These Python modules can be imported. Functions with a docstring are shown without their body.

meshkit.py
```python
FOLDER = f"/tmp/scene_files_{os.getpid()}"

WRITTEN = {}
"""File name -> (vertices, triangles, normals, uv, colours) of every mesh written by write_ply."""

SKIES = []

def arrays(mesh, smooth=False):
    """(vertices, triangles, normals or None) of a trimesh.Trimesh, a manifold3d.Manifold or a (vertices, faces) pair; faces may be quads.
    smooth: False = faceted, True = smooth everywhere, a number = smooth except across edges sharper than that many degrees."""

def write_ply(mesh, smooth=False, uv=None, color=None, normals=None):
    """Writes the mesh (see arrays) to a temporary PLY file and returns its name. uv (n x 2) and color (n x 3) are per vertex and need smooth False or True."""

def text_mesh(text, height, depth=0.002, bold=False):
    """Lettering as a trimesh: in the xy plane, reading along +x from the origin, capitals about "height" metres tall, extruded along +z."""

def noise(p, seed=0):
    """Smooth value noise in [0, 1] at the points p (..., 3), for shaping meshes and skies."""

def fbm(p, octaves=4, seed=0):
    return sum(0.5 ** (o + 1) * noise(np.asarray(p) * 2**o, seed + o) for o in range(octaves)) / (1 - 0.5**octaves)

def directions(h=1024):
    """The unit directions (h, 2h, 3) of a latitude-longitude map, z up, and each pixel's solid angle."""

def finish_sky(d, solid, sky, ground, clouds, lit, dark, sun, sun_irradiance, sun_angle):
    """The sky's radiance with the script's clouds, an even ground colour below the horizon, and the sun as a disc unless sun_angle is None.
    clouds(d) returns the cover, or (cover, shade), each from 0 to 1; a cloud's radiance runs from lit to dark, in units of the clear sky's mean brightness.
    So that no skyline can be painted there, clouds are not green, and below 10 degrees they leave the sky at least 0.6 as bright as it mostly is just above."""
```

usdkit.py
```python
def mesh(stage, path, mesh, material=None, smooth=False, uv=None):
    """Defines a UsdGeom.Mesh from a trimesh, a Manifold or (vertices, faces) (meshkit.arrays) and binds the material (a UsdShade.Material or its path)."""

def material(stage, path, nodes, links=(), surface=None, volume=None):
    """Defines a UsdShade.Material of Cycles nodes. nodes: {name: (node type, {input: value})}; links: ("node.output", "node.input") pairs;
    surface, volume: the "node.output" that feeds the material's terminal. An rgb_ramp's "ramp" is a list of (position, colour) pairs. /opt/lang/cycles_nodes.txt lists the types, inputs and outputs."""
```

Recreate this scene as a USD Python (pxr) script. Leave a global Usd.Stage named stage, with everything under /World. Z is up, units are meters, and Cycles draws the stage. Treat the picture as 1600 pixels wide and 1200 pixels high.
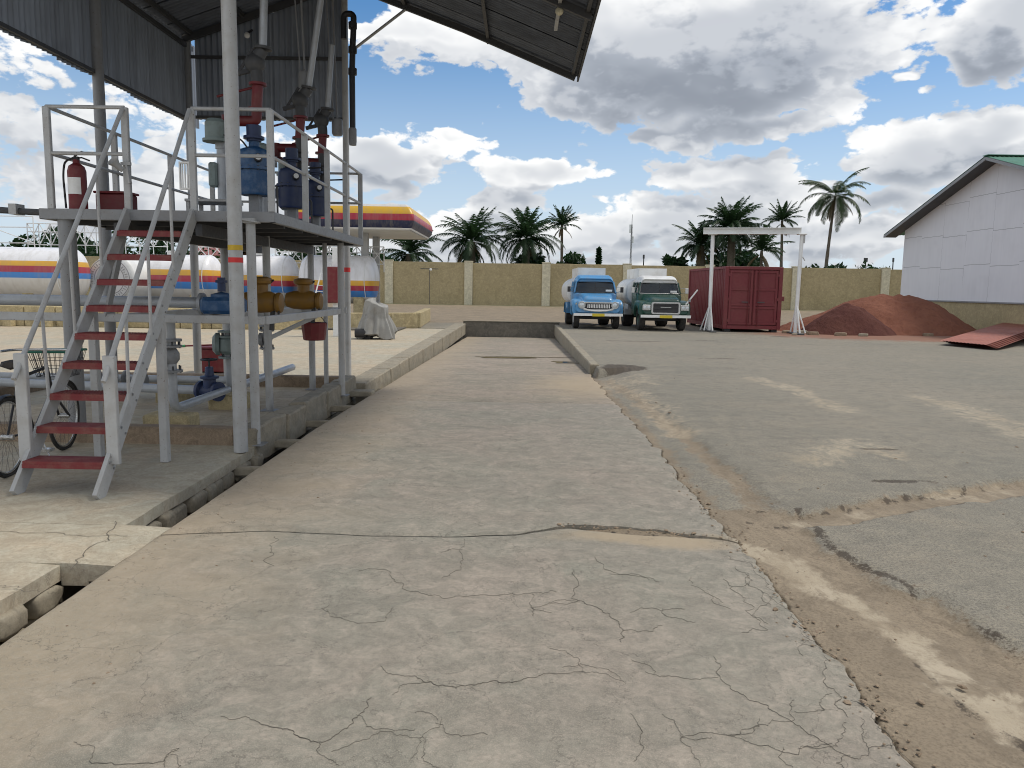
import math, random
import numpy as np, trimesh, usdkit, meshkit
from pxr import Usd, UsdGeom, UsdLux, UsdShade, Sdf, Gf, Vt
from shapely.geometry import Polygon
from shapely import affinity

stage = Usd.Stage.CreateInMemory()
UsdGeom.SetStageUpAxis(stage, UsdGeom.Tokens.z)
UsdGeom.SetStageMetersPerUnit(stage, 1.0)
UsdGeom.Xform.Define(stage, '/World')
UsdGeom.Scope.Define(stage, '/World/Looks')

# ------------------------------------------------------------------ camera
CAM = np.array([0.0, 0.0, 1.70])
PITCH, YAW, ROLL = math.radians(-7.15), math.radians(0.55), math.radians(0.95)
FPX = 1200.0
fw = np.array([-math.sin(YAW) * math.cos(PITCH), math.cos(YAW) * math.cos(PITCH), math.sin(PITCH)])
r0 = np.array([math.cos(YAW), math.sin(YAW), 0.0])
u0 = np.cross(r0, fw)
RT = math.cos(ROLL) * r0 + math.sin(ROLL) * u0
UP = math.cos(ROLL) * u0 - math.sin(ROLL) * r0
cam = UsdGeom.Camera.Define(stage, '/World/camera')
cam.AddTransformOp().Set(Gf.Matrix4d(*RT, 0, *UP, 0, *(-fw), 0, *CAM, 1))
cam.CreateHorizontalApertureAttr(36.0)
cam.CreateVerticalApertureAttr(27.0)
cam.CreateFocalLengthAttr(36.0 * FPX / 1600.0)
cam.CreateClippingRangeAttr(Gf.Vec2f(0.05, 3000))
EXPOSURE = 0.66
cam.CreateExposureAttr(EXPOSURE)

def ray(px, py):
    return fw + (px - 800) / FPX * RT - (py - 600) / FPX * UP
def gnd(px, py, z=0.0):
    d = ray(px, py); return CAM + d * ((z - CAM[2]) / d[2])
def atY(px, py, Y):
    d = ray(px, py); return CAM + d * ((Y - CAM[1]) / d[1])
def atX(px, py, X):
    d = ray(px, py); return CAM + d * ((X - CAM[0]) / d[0])

# ------------------------------------------------------------------ sky + sun
SUN_AZ, SUN_EL = math.radians(76), math.radians(60)
SUN_I, SUN_ANGLE, SKY_S = 0.40, 10.0, 0.070

class Nodes:
    def __init__(s): s.n, s.l, s.k = {}, [], 0
    def add(s, kind, **inp):
        s.k += 1; name = f'n{s.k}'; vals = {}
        for a, b in inp.items():
            if isinstance(b, str) and '.' in b and b.split('.')[0] in s.n: s.l.append((b, f'{name}.{a}'))
            else: vals[a] = b
        s.n[name] = (kind, vals); return name
    def math(s, op, a, b=0.0, c=0.0, clamp=False):
        return s.add('math', math_type=op, value1=a, value2=b, value3=c, use_clamp=clamp) + '.value'
    def vmath(s, op, a, b=(0, 0, 0), scale=1.0):
        return s.add('vector_math', math_type=op, vector1=a, vector2=b, scale=scale) + '.vector'
    def rng(s, v, a, b, c=0.0, d=1.0, kind='linear'):
        return s.add('map_range', range_type=kind, value=v, from_min=a, from_max=b, to_min=c, to_max=d, clamp=True) + '.result'
    def mixc(s, f, a, b, kind='mix'):
        return s.add('mix', mix_type=kind, fac=f, color1=a, color2=b) + '.color'
    def noise(s, vec, scale, detail=3.0, rough=0.5, dist=0.0):
        return s.add('noise_texture', vector=vec, scale=scale, detail=detail, roughness=rough, distortion=dist) + '.fac'
    def build(s, path, surface=None, volume=None):
        return usdkit.material(stage, path, s.n, s.l, surface=surface, volume=volume)

def px_dir(px, py):
    d = ray(px, py); d = d / np.linalg.norm(d)
    return math.atan2(d[0], d[1]), math.asin(d[2])

# cloud masses as (px, py, half-width px, half-height px, weight)
CLOUDS = [(1070, 85, 240, 90, 1.15), (1240, 50, 150, 70, 1.0), (930, 170, 80, 60, .8), (1190, 190, 150, 48, .85), (1090, 215, 120, 40, .7), (1180, 285, 120, 34, .9), (1010, 212, 105, 26, .85),
          (1330, 25, 70, 35, .7), (900, 40, 80, 50, .6), (850, 283, 80, 26, .85), (930, 292, 60, 18, .6), (780, 325, 80, 28, .9), (690, 340, 90, 30, .6), (600, 255, 150, 34, .95), (700, 225, 50, 10, .7),
          (650, 70, 230, 40, .74), (1480, 240, 120, 42, .95), (1580, 215, 90, 45, .95), (1600, 45, 70, 60, .95), (1470, 135, 45, 14, .62), (1410, 110, 20, 10, .6), (1330, 240, 60, 24, .5), (1380, 310, 110, 34, .8),
          (950, 360, 340, 34, .86), (1290, 372, 280, 40, .88), (720, 375, 300, 34, .74), (860, 400, 700, 22, .66), (1230, 320, 150, 30, .7), (1080, 330, 160, 22, .55), (120, 240, 260, 110, .66), (300, 330, 320, 70, .85), (20, 120, 200, 90, .55), (230, 130, 120, 60, .45)]

def sky_material():
    N = Nodes()
    sky = N.add('sky_texture', sky_type='single_scattering', sun_disc=False, sun_elevation=SUN_EL, sun_rotation=SUN_AZ, air_density=1.0, aerosol_density=0.6, ozone_density=1.6)
    tc = N.add('texture_coordinate')
    d = N.vmath('normalize', tc + '.generated')
    sp = N.add('separate_xyz', vector=d)
    el = N.math('arcsine', sp + '.z')
    az = N.math('arctan2', sp + '.x', sp + '.y')
    # ---- warp the directions so masses get ragged
    def density(du, dv, det):
        u = N.math('add', az, du); v = N.math('add', el, dv)
        ce = N.math('cosine', v)
        p3 = N.add('combine_xyz', x=N.math('multiply', N.math('sine', u), ce), y=N.math('multiply', N.math('cosine', u), ce), z=N.math('multiply', v, 1.7)) + '.vector'
        w1 = N.add('noise_texture', vector=p3, scale=7.0, detail=3.0, roughness=.5)
        ws = N.add('separate_xyz', vector=N.vmath('scale', N.vmath('subtract', w1 + '.color', (.5, .5, .5)), scale=.20))
        ux = N.math('add', u, ws + '.x'); vy = N.math('add', v, N.math('multiply', ws + '.y', .6))
        total = None
        for (px, py, hw, hh, wgt) in CLOUDS:
            cu, cv = px_dir(px, py)
            a = N.math('multiply_add', ux, FPX / hw, -cu * FPX / hw)
            b = N.math('multiply_add', vy, FPX / hh, -cv * FPX / hh)
            q = N.math('multiply_add', a, a, N.math('multiply', b, b))
            g = N.math('multiply', N.math('power', .45, q), wgt)
            total = g if total is None else N.math('smoothmax', total, g, 0.15)
        outside = N.math('add', N.rng(N.math('absolute', az), .75, 1.2), N.rng(el, .55, .9), clamp=True)
        total = N.math('multiply_add', outside, .55, total)
        fine = N.noise(p3, 11.0, det, .60)
        bl = N.math('absolute', N.math('multiply_add', N.noise(p3, 26.0, det - 3, .5), 4.0, -2.0))
        t = N.math('add', total, N.math('multiply_add', fine, 1.45, -.725))
        t = N.math('add', t, N.math('multiply_add', bl, .30, -.15))
        low = N.math('add', total, N.math('multiply_add', N.noise(p3, 8.0, 2.0, .5), .7, -.35))
        return t, low
    D, soft = density(0.0, 0.0, 8.0)
    D2, soft2 = density(0.018, 0.030, 5.0)
    cover = N.rng(D, .34, .47, 0, 1, 'smoothstep')
    thick = N.rng(soft, .42, 1.0, 0, 1, 'smoothstep')
    lit = N.rng(N.math('subtract', D, D2), -.14, .22, 0.0, 1.0, 'smoothstep')
    lit2 = N.rng(N.math('subtract', soft, soft2), -.10, .22, 0.0, 1.0, 'smoothstep')
    thin = N.rng(D, .36, .80, 1.0, 0.0, 'smoothstep')
    tone = N.math('add', N.math('multiply_add', thick, -.50, .50), N.math('add', N.math('multiply', lit, .24), N.math('multiply_add', lit2, .26, N.math('multiply', thin, .12))), clamp=True)
    ccol = N.add('rgb_ramp', ramp=[(0.0, (2.75, 3.0, 3.45)), (.26, (3.9, 4.2, 4.7)), (.58, (6.2, 6.4, 6.7)), (1.0, (9.4, 9.4, 9.3))], fac=tone)
    # thin bright veil low down
    veil = N.rng(el, .0, .36, .80, .03, 'smoothstep')
    clear = N.add('hsv', saturation=1.38, value=1.10, color=sky + '.color') + '.color'
    base = N.mixc(veil, clear, (5.9, 6.9, 8.2))
    col = N.mixc(N.math('multiply', cover, .96), base, ccol + '.color')
    bg = N.add('background_shader', color=col, strength=SKY_S)
    return N.build('/World/Looks/sky', surface=bg + '.background')

dome = UsdLux.DomeLight.Define(stage, '/World/sky')
dome.CreateIntensityAttr(1.0)
UsdShade.MaterialBindingAPI.Apply(dome.GetPrim()).Bind(sky_material())
dome.GetPrim().SetCustomDataByKey('kind', 'structure')
sun = UsdLux.DistantLight.Define(stage, '/World/sun')
sun.CreateIntensityAttr(SUN_I); sun.CreateAngleAttr(SUN_ANGLE); sun.CreateNormalizeAttr(True)
sun.CreateColorAttr(Gf.Vec3f(1.0, .95, .87))
sd = np.array([math.sin(SUN_AZ) * math.cos(SUN_EL), math.cos(SUN_AZ) * math.cos(SUN_EL), math.sin(SUN_EL)])
sx = np.cross([0, 0, 1.0], sd); sx /= np.linalg.norm(sx); sy = np.cross(sd, sx)
sun.AddTransformOp().Set(Gf.Matrix4d(*sx, 0, *sy, 0, *sd, 0, 0, 0, 50, 1))
# ------------------------------------------------------------------ helpers
USED = {}
def numbered(path):
    k = USED.get(path, 0); USED[path] = k + 1
    return path if k == 0 else f'{path}_{k:03d}'

def tagp(prim, label=None, cat=None, group=None, kind=None):
    for k, v in (('label', label), ('category', cat), ('group', group), ('kind', kind)):
        if v: prim.SetCustomDataByKey(k, v)

class MB:
    """collects shapes, then becomes one mesh"""
    def __init__(s): s.p = []
    def add(s, m):
        if hasattr(m, 'to_mesh'):
            v, f, _ = meshkit.arrays(m); m = trimesh.Trimesh(v, f, process=False)
        s.p.append(m); return s
    def box(s, lo, hi, bev=0.0):
        lo, hi = np.minimum(lo, hi).astype(float), np.maximum(lo, hi).astype(float)
        return s.add(cbox(hi - lo, (lo + hi) / 2, bev))
    def beam(s, a, b, w, h, up=(0, 0, 1), bev=0.0):
        """bar of section w (sideways) x h (along up) from a to b"""
        a, b = np.asarray(a, float), np.asarray(b, float)
        y = b - a; L = np.linalg.norm(y); y /= L
        up = np.asarray(up, float)
        if abs(np.dot(up, y)) > .99: up = np.array([0, 1.0, 0]) if abs(y[1]) < .9 else np.array([1.0, 0, 0])
        x = np.cross(y, up); x /= np.linalg.norm(x); z = np.cross(x, y)
        m = cbox((w, L, h), (0, 0, 0), bev)
        T = np.eye(4); T[:3, 0], T[:3, 1], T[:3, 2], T[:3, 3] = x, y, z, (a + b) / 2
        m.apply_transform(T); return s.add(m)
    def tube(s, a, b, r, n=14, r2=None):
        a, b = np.asarray(a, float), np.asarray(b, float)
        d = b - a; L = np.linalg.norm(d)
        return s.lathe([(0, 0), (r, 0), (r2 if r2 is not None else r, L), (0, L)], a, d, n)
    def lathe(s, prof, at=(0, 0, 0), axis=(0, 0, 1), n=18):
        """profile of (radius, along-axis) revolved round the axis"""
        prof = np.asarray(prof, float)
        m = revolve(prof, n)
        ax = np.asarray(axis, float); ax = ax / np.linalg.norm(ax)
        ref = np.array([0, 0, 1.0]) if abs(ax[2]) < .9 else np.array([1.0, 0, 0])
        x = np.cross(ref, ax); x /= np.linalg.norm(x); y = np.cross(ax, x)
        T = np.eye(4); T[:3, 0], T[:3, 1], T[:3, 2], T[:3, 3] = x, y, ax, at
        m.apply_transform(T); return s.add(m)
    def pipe(s, pts, r, n=12, bend=0.0):
        """round pipe through points, the corners rounded with radius bend"""
        pts = [np.asarray(p, float) for p in pts]
        path = [pts[0]]
        for i in range(1, len(pts) - 1):
            a, c, b = pts[i - 1], pts[i], pts[i + 1]
            if bend <= 0: path.append(c); continue
            u, v = (a - c), (b - c)
            d = min(bend, .48 * np.linalg.norm(u), .48 * np.linalg.norm(v))
            u = c + u / np.linalg.norm(u) * d; v = c + v / np.linalg.norm(v) * d
            for t in np.linspace(0, 1, 7): path.append((1 - t) ** 2 * u + 2 * t * (1 - t) * c + t * t * v)
        path.append(pts[-1])
        return s.add(sweep(np.array(path), r, n))
    def torus(s, c, axis, R, r, n=28, k=8):
        t = np.linspace(0, 2 * np.pi, k + 1)
        return s.lathe(np.stack([R + r * np.cos(t), r * np.sin(t)], 1), c, axis, n)
    def ball(s, c, r, sc=(1, 1, 1), sub=2):
        m = trimesh.creation.icosphere(subdivisions=sub, radius=r); m.apply_scale(sc); m.apply_translation(c); return s.add(m)
    def prism(s, poly, o, x, y, depth):
        """2-D outline in the plane (o; x, y), pushed along x cross y"""
        m = trimesh.creation.extrude_polygon(Polygon(poly) if not hasattr(poly, 'exterior') else poly, depth, engine='earcut')
        x, y = np.asarray(x, float), np.asarray(y, float); z = np.cross(x, y)
        T = np.eye(4); T[:3, 0], T[:3, 1], T[:3, 2], T[:3, 3] = x, y, z, o
        m.apply_transform(T); return s.add(m)
    def grid(s, P):
        """rows x cols x 3 array of points as a sheet"""
        P = np.asarray(P, float); a, b = P.shape[:2]
        i = np.arange(a * b).reshape(a, b)
        q = np.stack([i[:-1, :-1], i[:-1, 1:], i[1:, 1:], i[1:, :-1]], -1).reshape(-1, 4)
        return s.add(trimesh.Trimesh(P.reshape(-1, 3), np.vstack([q[:, [0, 1, 2]], q[:, [0, 2, 3]]]), process=False))
    def loft(s, rings, cap=True):
        """rings: k x n x 3, closed loops skinned in order"""
        R = np.asarray(rings, float); k, n = R.shape[:2]
        i = np.arange(k * n).reshape(k, n); j = np.roll(i, -1, 1)
        q = np.stack([i[:-1], j[:-1], j[1:], i[1:]], -1).reshape(-1, 4)
        f = [q[:, [0, 1, 2]], q[:, [0, 2, 3]]]; V = R.reshape(-1, 3)
        if cap:
            V = np.vstack([V, R[0].mean(0), R[-1].mean(0)])
            f.append(np.stack([j[0], i[0], np.full(n, k * n)], 1)); f.append(np.stack([i[-1], j[-1], np.full(n, k * n + 1)], 1))
        m = trimesh.Trimesh(V, np.vstack(f), process=False)
        if m.volume < 0: m.invert()
        return s.add(m)
    def mesh(s): return trimesh.util.concatenate(s.p)

def cbox(size, c, bev=0.0):
    size = np.asarray(size, float)
    if bev <= 0 or bev * 2 >= size.min():
        m = trimesh.creation.box(size); m.apply_translation(c); return m
    h = size / 2; pts = []
    for sx_ in (-1, 1):
        for sy_ in (-1, 1):
            for sz in (-1, 1):
                for k in range(3):
                    q = h - bev; q[k] = h[k]; pts.append(q * (sx_, sy_, sz))
    m = trimesh.convex.convex_hull(np.array(pts)); m.apply_translation(c); return m

def revolve(prof, n):
    t = np.arange(n) / n * 2 * np.pi
    k = len(prof)
    V = np.stack([prof[:, None, 0] * np.cos(t), prof[:, None, 0] * np.sin(t), np.repeat(prof[:, 1:2], n, 1)], -1).reshape(-1, 3)
    i = np.arange(k * n).reshape(k, n); j = np.roll(i, -1, 1)
    q = np.stack([i[:-1], j[:-1], j[1:], i[1:]], -1).reshape(-1, 4)
    return trimesh.Trimesh(V, np.vstack([q[:, [0, 1, 2]], q[:, [0, 2, 3]]]), process=False)

def sweep(path, r, n):
    k = len(path); T = np.gradient(path, axis=0); T /= np.linalg.norm(T, axis=1, keepdims=True)
    ref = np.array([0, 0, 1.0]) if abs(T[0][2]) < .9 else np.array([1.0, 0, 0])
    x = np.cross(ref, T[0]); x /= np.linalg.norm(x); t = np.arange(n) / n * 2 * np.pi; rings = []
    rr = np.broadcast_to(np.asarray(r, float), (k,))
    for i in range(k):
        x = x - T[i] * np.dot(x, T[i]); x /= np.linalg.norm(x); y = np.cross(T[i], x)
        rings.append(path[i] + rr[i] * (np.cos(t)[:, None] * x + np.sin(t)[:, None] * y))
    return MB().loft(rings).p[0]

def rrect(w, h, r, k=5):
    """rounded rectangle outline, counter-clockwise, centred"""
    r = min(r, w / 2 - 1e-4, h / 2 - 1e-4); P = []
    for cx, cy, a0 in ((1, 1, 0), (-1, 1, 90), (-1, -1, 180), (1, -1, 270)):
        for a in np.linspace(a0, a0 + 90, k): P.append((cx * (w / 2 - r) + r * math.cos(math.radians(a)), cy * (h / 2 - r) + r * math.sin(math.radians(a))))
    return np.array(P)

class Thing:
    """an Xform at the thing's base whose children are its parts; shapes are given in world places unless local"""
    def __init__(s, name, label, cat, at=(0, 0, 0), rz=0.0, group=None, local=False, kind=None):
        s.path = numbered('/World/' + name); s.at = np.asarray(at, float); s.rz = rz; s.local = local
        s.x = UsdGeom.Xform.Define(stage, s.path); s.x.AddTranslateOp().Set(Gf.Vec3d(*map(float, s.at)))
        if rz: s.x.AddRotateZOp().Set(math.degrees(rz))
        tagp(s.x.GetPrim(), label, cat, group, kind); s.prim = s.x.GetPrim()
    def part(s, name, mb, m, parent=None, smooth=35, label=None, kind=None):
        me = (mb.mesh() if isinstance(mb, MB) else mb).copy()
        if not s.local:
            me.vertices = me.vertices - s.at
            if s.rz: me.apply_transform(trimesh.transformations.rotation_matrix(-s.rz, (0, 0, 1)))
        p = numbered(f'{parent or s.path}/{name}')
        usdkit.mesh(stage, p, me, m, smooth=smooth); tagp(stage.GetPrimAtPath(p), label, kind=kind)
        return p

def solo(name, mb, m, label=None, cat=None, group=None, kind=None, smooth=35):
    p = numbered('/World/' + name)
    usdkit.mesh(stage, p, mb.mesh() if isinstance(mb, MB) else mb, m, smooth=smooth)
    tagp(stage.GetPrimAtPath(p), label, cat, group, kind); return p
def child(parent, name, mb, m, smooth=35, kind=None):
    p = numbered(f'{parent}/{name}')
    usdkit.mesh(stage, p, mb.mesh() if isinstance(mb, MB) else mb, m, smooth=smooth); tagp(stage.GetPrimAtPath(p), kind=kind); return p

def copy_of(t, at, label, rz=0.0, group=None, scale=None):
    base = t.path.rsplit('/', 1)[1]
    p = numbered('/World/' + base)
    x = UsdGeom.Xform.Define(stage, p)
    x.GetPrim().GetReferences().AddInternalReference(t.path)
    x.ClearXformOpOrder(); x.AddTranslateOp().Set(Gf.Vec3d(*map(float, at))); x.AddRotateZOp().Set(math.degrees(rz))
    tagp(x.GetPrim(), label, t.prim.GetCustomDataByKey('category'), group or t.prim.GetCustomDataByKey('group'))
    x.GetPrim().SetInstanceable(True); return p

# ------------------------------------------------------------------ materials
def paint(name, col, rough=.45, dirt=(.25, .2, .15), amount=.35, scale=3.0, metal=0.0, bump=.15, spots=0.0, spec=.5):
    """paint with grime, small chips and an uneven gloss"""
    N = Nodes(); pos = N.add('geometry') + '.position'
    a = N.noise(pos, scale, 5.0, .62); b = N.noise(pos, scale * 9, 4.0, .6)
    mask = N.math('multiply', N.rng(a, .45, .78), amount)
    c = N.mixc(mask, col, dirt)
    c = N.mixc(N.math('multiply', N.rng(b, .35, .7), .22), c, tuple(x * .72 for x in col))
    if spots > 0:
        sp = N.noise(pos, scale * 14, 2.0, .5); c = N.mixc(N.rng(sp, .70 - .1 * spots, .74 - .1 * spots), c, (.10, .045, .02))
    rg = N.rng(b, .3, .7, rough - .08, rough + .14)
    bm = N.add('bump', height=b, strength=bump, distance=.01)
    p = N.add('principled_bsdf', base_color=c, roughness=rg, metallic=metal, normal=bm + '.normal', specular_ior_level=spec)
    return N.build('/World/Looks/' + name, surface=p + '.BSDF')

def concrete(name, c1, c2, c3, scale=.5, rough=.88, cracks=0.0, stain=.5, fine=1.0, bump=.35, dust=False, vert=False):
    """weathered concrete: broad tints, cloudy stains, grain, hairline crazing"""
    N = Nodes(); pos = N.add('geometry') + '.position'
    warp = N.add('noise_texture', vector=pos, scale=1.3, detail=4.0, roughness=.6)
    wv = N.vmath('scale', N.vmath('subtract', warp + '.color', (.5, .5, .5)), scale=.9)
    wp = N.vmath('add', pos, wv)
    a = N.noise(wp, scale, 5.0, .62); b = N.noise(wp, scale * 3.1, 6.0, .66); g = N.noise(pos, 38.0, 5.0, .7); h = N.noise(pos, 180.0, 2.0, .6)
    stretch = N.add('mapping', vector=wp, scale=(1.4, 1.4, .12) if vert else (.55, 1.6, 1.0))
    st = N.noise(stretch + '.vector', scale * 5.0, 5.0, .65)
    c = N.mixc(N.rng(a, .36, .64, kind='smoothstep'), c1, c2)
    c = N.mixc(N.math('multiply', N.rng(b, .46, .72, kind='smoothstep'), .75), c, c3)
    c = N.mixc(N.math('multiply', N.rng(st, .50, .74), stain), c, tuple(x * .60 for x in c1))
    c = N.mixc(N.math('multiply', N.rng(st, .45, .22), stain * .6), c, tuple(min(1, x * 1.42) for x in c2))
    m2 = N.noise(wp, 7.5, 6.0, .72)
    c = N.mixc(N.math('multiply', N.rng(m2, .46, .68), .62 * fine), c, tuple(x * .58 for x in c1))
    c = N.mixc(N.math('multiply', N.rng(m2, .48, .30), .60 * fine), c, tuple(min(1, x * 1.34) for x in c2))
    c = N.mixc(N.math('multiply', N.rng(g, .40, .68), .42 * fine), c, tuple(x * .50 for x in c1))
    c = N.mixc(N.math('multiply', N.rng(h, .50, .66), .36 * fine), c, tuple(min(1, x * 1.5) for x in c2))
    hgt = N.math('multiply_add', g, .6, N.math('multiply', b, .8))
    if dust:      # tan silt blown along the drain side and over the far right corner
        s = N.add('separate_xyz', vector=wp)
        dl = N.rng(N.math('multiply_add', b, 1.6, s + '.x'), -1.7, -.2, .62, 0, 'smoothstep')
        dq = N.vmath('multiply', N.vmath('subtract', wp, (1.25, 14.6, 0)), (.75, .34, 0))
        dr = N.rng(N.math('add', N.add('vector_math', math_type='length', vector1=dq) + '.value', N.math('multiply', st, .8)), .55, 1.5, .85, 0, 'smoothstep')
        dh = N.vmath('multiply', N.vmath('subtract', wp, (.95, 5.10, 0)), (1.15, 5.0, 0))
        dr = N.math('maximum', dr, N.rng(N.math('add', N.add('vector_math', math_type='length', vector1=dh) + '.value', N.math('multiply', st, .8)), .75, 1.5, .8, 0, 'smoothstep'))
        c = N.mixc(N.math('maximum', N.math('multiply', dl, N.rng(g, .3, .6, .55, 1)), dr), c, (.37, .295, .20))
    if cracks > 0:
        cw = N.vmath('scale', N.vmath('subtract', N.add('noise_texture', vector=pos, scale=3.6, detail=5.0, roughness=.62) + '.color', (.5, .5, .5)), scale=.5)
        cp = N.vmath('add', N.vmath('multiply', pos, (1, 1, 0)), cw)
        for sc, wd, where in ((.95, .0036, .46), (2.4, .006, .50), (5.5, .010, .56)):
            v = N.add('voronoi_texture', feature='distance_to_edge', vector=cp, scale=sc, randomness=1.0) + '.distance'
            k = N.rng(v, wd * .35, wd, 1, 0)
            sel = N.rng(N.noise(pos, .8 * sc, 3.0, .6), where - .08, where + .06)
            k = N.math('multiply', N.math('multiply', k, sel), cracks)
            c = N.mixc(N.math('multiply', k, .62), c, (.08, .07, .058)); hgt = N.math('multiply_add', k, -2.0, hgt)
    bm = N.add('bump', height=hgt, strength=bump, distance=.012)
    p = N.add('principled_bsdf', base_color=c, roughness=N.rng(b, .3, .7, rough - .12, rough + .06), normal=bm + '.normal', specular_ior_level=.35)
    return N.build('/World/Looks/' + name, surface=p + '.BSDF')

GREY = (.30, .315, .33)
M = {}
M['steel'] = paint('grey_steel_paint', (.235, .24, .245), .42, (.16, .13, .10), .45, 4.0, bump=.2, spots=.08)
M['steel_light'] = paint('pale_grey_paint', (.42, .425, .42), .38, (.22, .175, .125), .45, 5.0, bump=.2, spots=.05)
M['steel_dark'] = paint('dark_grey_steel', (.055, .057, .060), .55, (.09, .07, .05), .4, 4.0)
M['tread_red'] = paint('red_tread_paint', (.17, .022, .024), .6, (.25, .17, .12), .5, 9.0, spots=.2)
M['red'] = paint('red_paint', (.14, .009, .014), .45, (.2, .12, .08), .35, 8.0)
M['red_dark'] = paint('dark_red_pipe_paint', (.12, .010, .013), .5, (.1, .07, .05), .4, 8.0)
M['band_yellow'] = paint('yellow_band_paint', (.55, .36, .02), .5, (.2, .15, .1), .3, 10.0)
M['band_red'] = paint('red_band_paint', (.62, .03, .03), .5, (.2, .12, .1), .25, 10.0)
M['blue_meter'] = paint('blue_meter_paint', (.010, .065, .17), .35, (.30, .38, .46), .35, 9.0, spots=.25)
M['navy'] = paint('navy_paint', (.015, .03, .09), .4, (.1, .1, .1), .3, 8.0)
M['green_grey'] = paint('green_grey_cast_iron', (.20, .25, .24), .5, (.08, .08, .07), .5, 12.0)
M['yellow_valve'] = paint('ochre_valve_paint', (.22, .11, .012), .5, (.12, .08, .04), .55, 14.0, spots=.3)
M['black'] = paint('black_paint', (.018, .018, .02), .45, (.06, .05, .04), .4, 8.0)
M['rubber'] = paint('tyre_rubber', (.022, .021, .02), .8, (.12, .10, .08), .5, 6.0)
M['chrome'] = paint('worn_chrome', (.55, .55, .54), .25, (.2, .17, .14), .3, 9.0, metal=.9)
M['pipe'] = paint('silver_pipe_paint', (.40, .42, .44), .34, (.2, .18, .15), .45, 7.0, metal=.25)
M['white'] = paint('white_paint', (.74, .75, .74), .45, (.42, .37, .30), .35, 2.0)
M['white_small'] = paint('white_enamel', (.78, .78, .76), .4, (.4, .35, .28), .3, 8.0)
M['container'] = paint('maroon_container_paint', (.15, .020, .025), .55, (.18, .08, .055), .30, 1.4, spots=.12)
M['truck_blue'] = paint('sky_blue_truck_paint', (.075, .27, .52), .30, (.26, .24, .20), .5, 3.0, spec=.6)
M['truck_green'] = paint('deep_green_truck_paint', (.012, .055, .040), .28, (.14, .13, .10), .45, 3.0, spec=.6)
M['truck_white'] = paint('truck_tank_white', (.74, .74, .72), .38, (.38, .33, .26), .55, 1.6)
M['plate'] = paint('yellow_plate', (.62, .48, .03), .5, (.2, .15, .08), .2, 12.0)
M['lamp_glass'] = paint('headlamp_glass', (.62, .66, .68), .15, (.3, .3, .3), .2, 12.0, metal=.4)
M['wall_olive'] = concrete('olive_wall_render', (.375, .31, .175), (.42, .345, .20), (.30, .25, .14), .35, .9, 0, .35, vert=True)
M['pillar'] = concrete('cream_pillar_render', (.56, .52, .38), (.62, .57, .42), (.47, .43, .31), .8, .9, 0, .45)
M['stone_wall'] = concrete('ochre_bund_wall', (.42, .34, .19), (.50, .42, .25), (.30, .24, .14), 1.2, .9, .6, .8)
M['slab'] = concrete('slab_concrete', (.262, .246, .200), (.306, .262, .214), (.252, .252, .206), .42, .86, .75, .62, dust=True)
M['slab_far'] = concrete('slab_concrete_far', (.265, .232, .180), (.318, .262, .206), (.245, .236, .184), .36, .84, .30, .9, dust=True)
M['apron'] = concrete('apron_concrete', (.47, .385, .275), (.40, .375, .295), (.52, .415, .295), .45, .86, .35, .55)
M['kerb'] = concrete('kerb_concrete', (.33, .285, .21), (.27, .245, .19), (.38, .32, .24), 1.1, .9, .5, .8)
M['dark_concrete'] = concrete('dark_wet_concrete', (.13, .12, .10), (.18, .16, .13), (.09, .085, .07), 1.0, .75, .3, .7)
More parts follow.
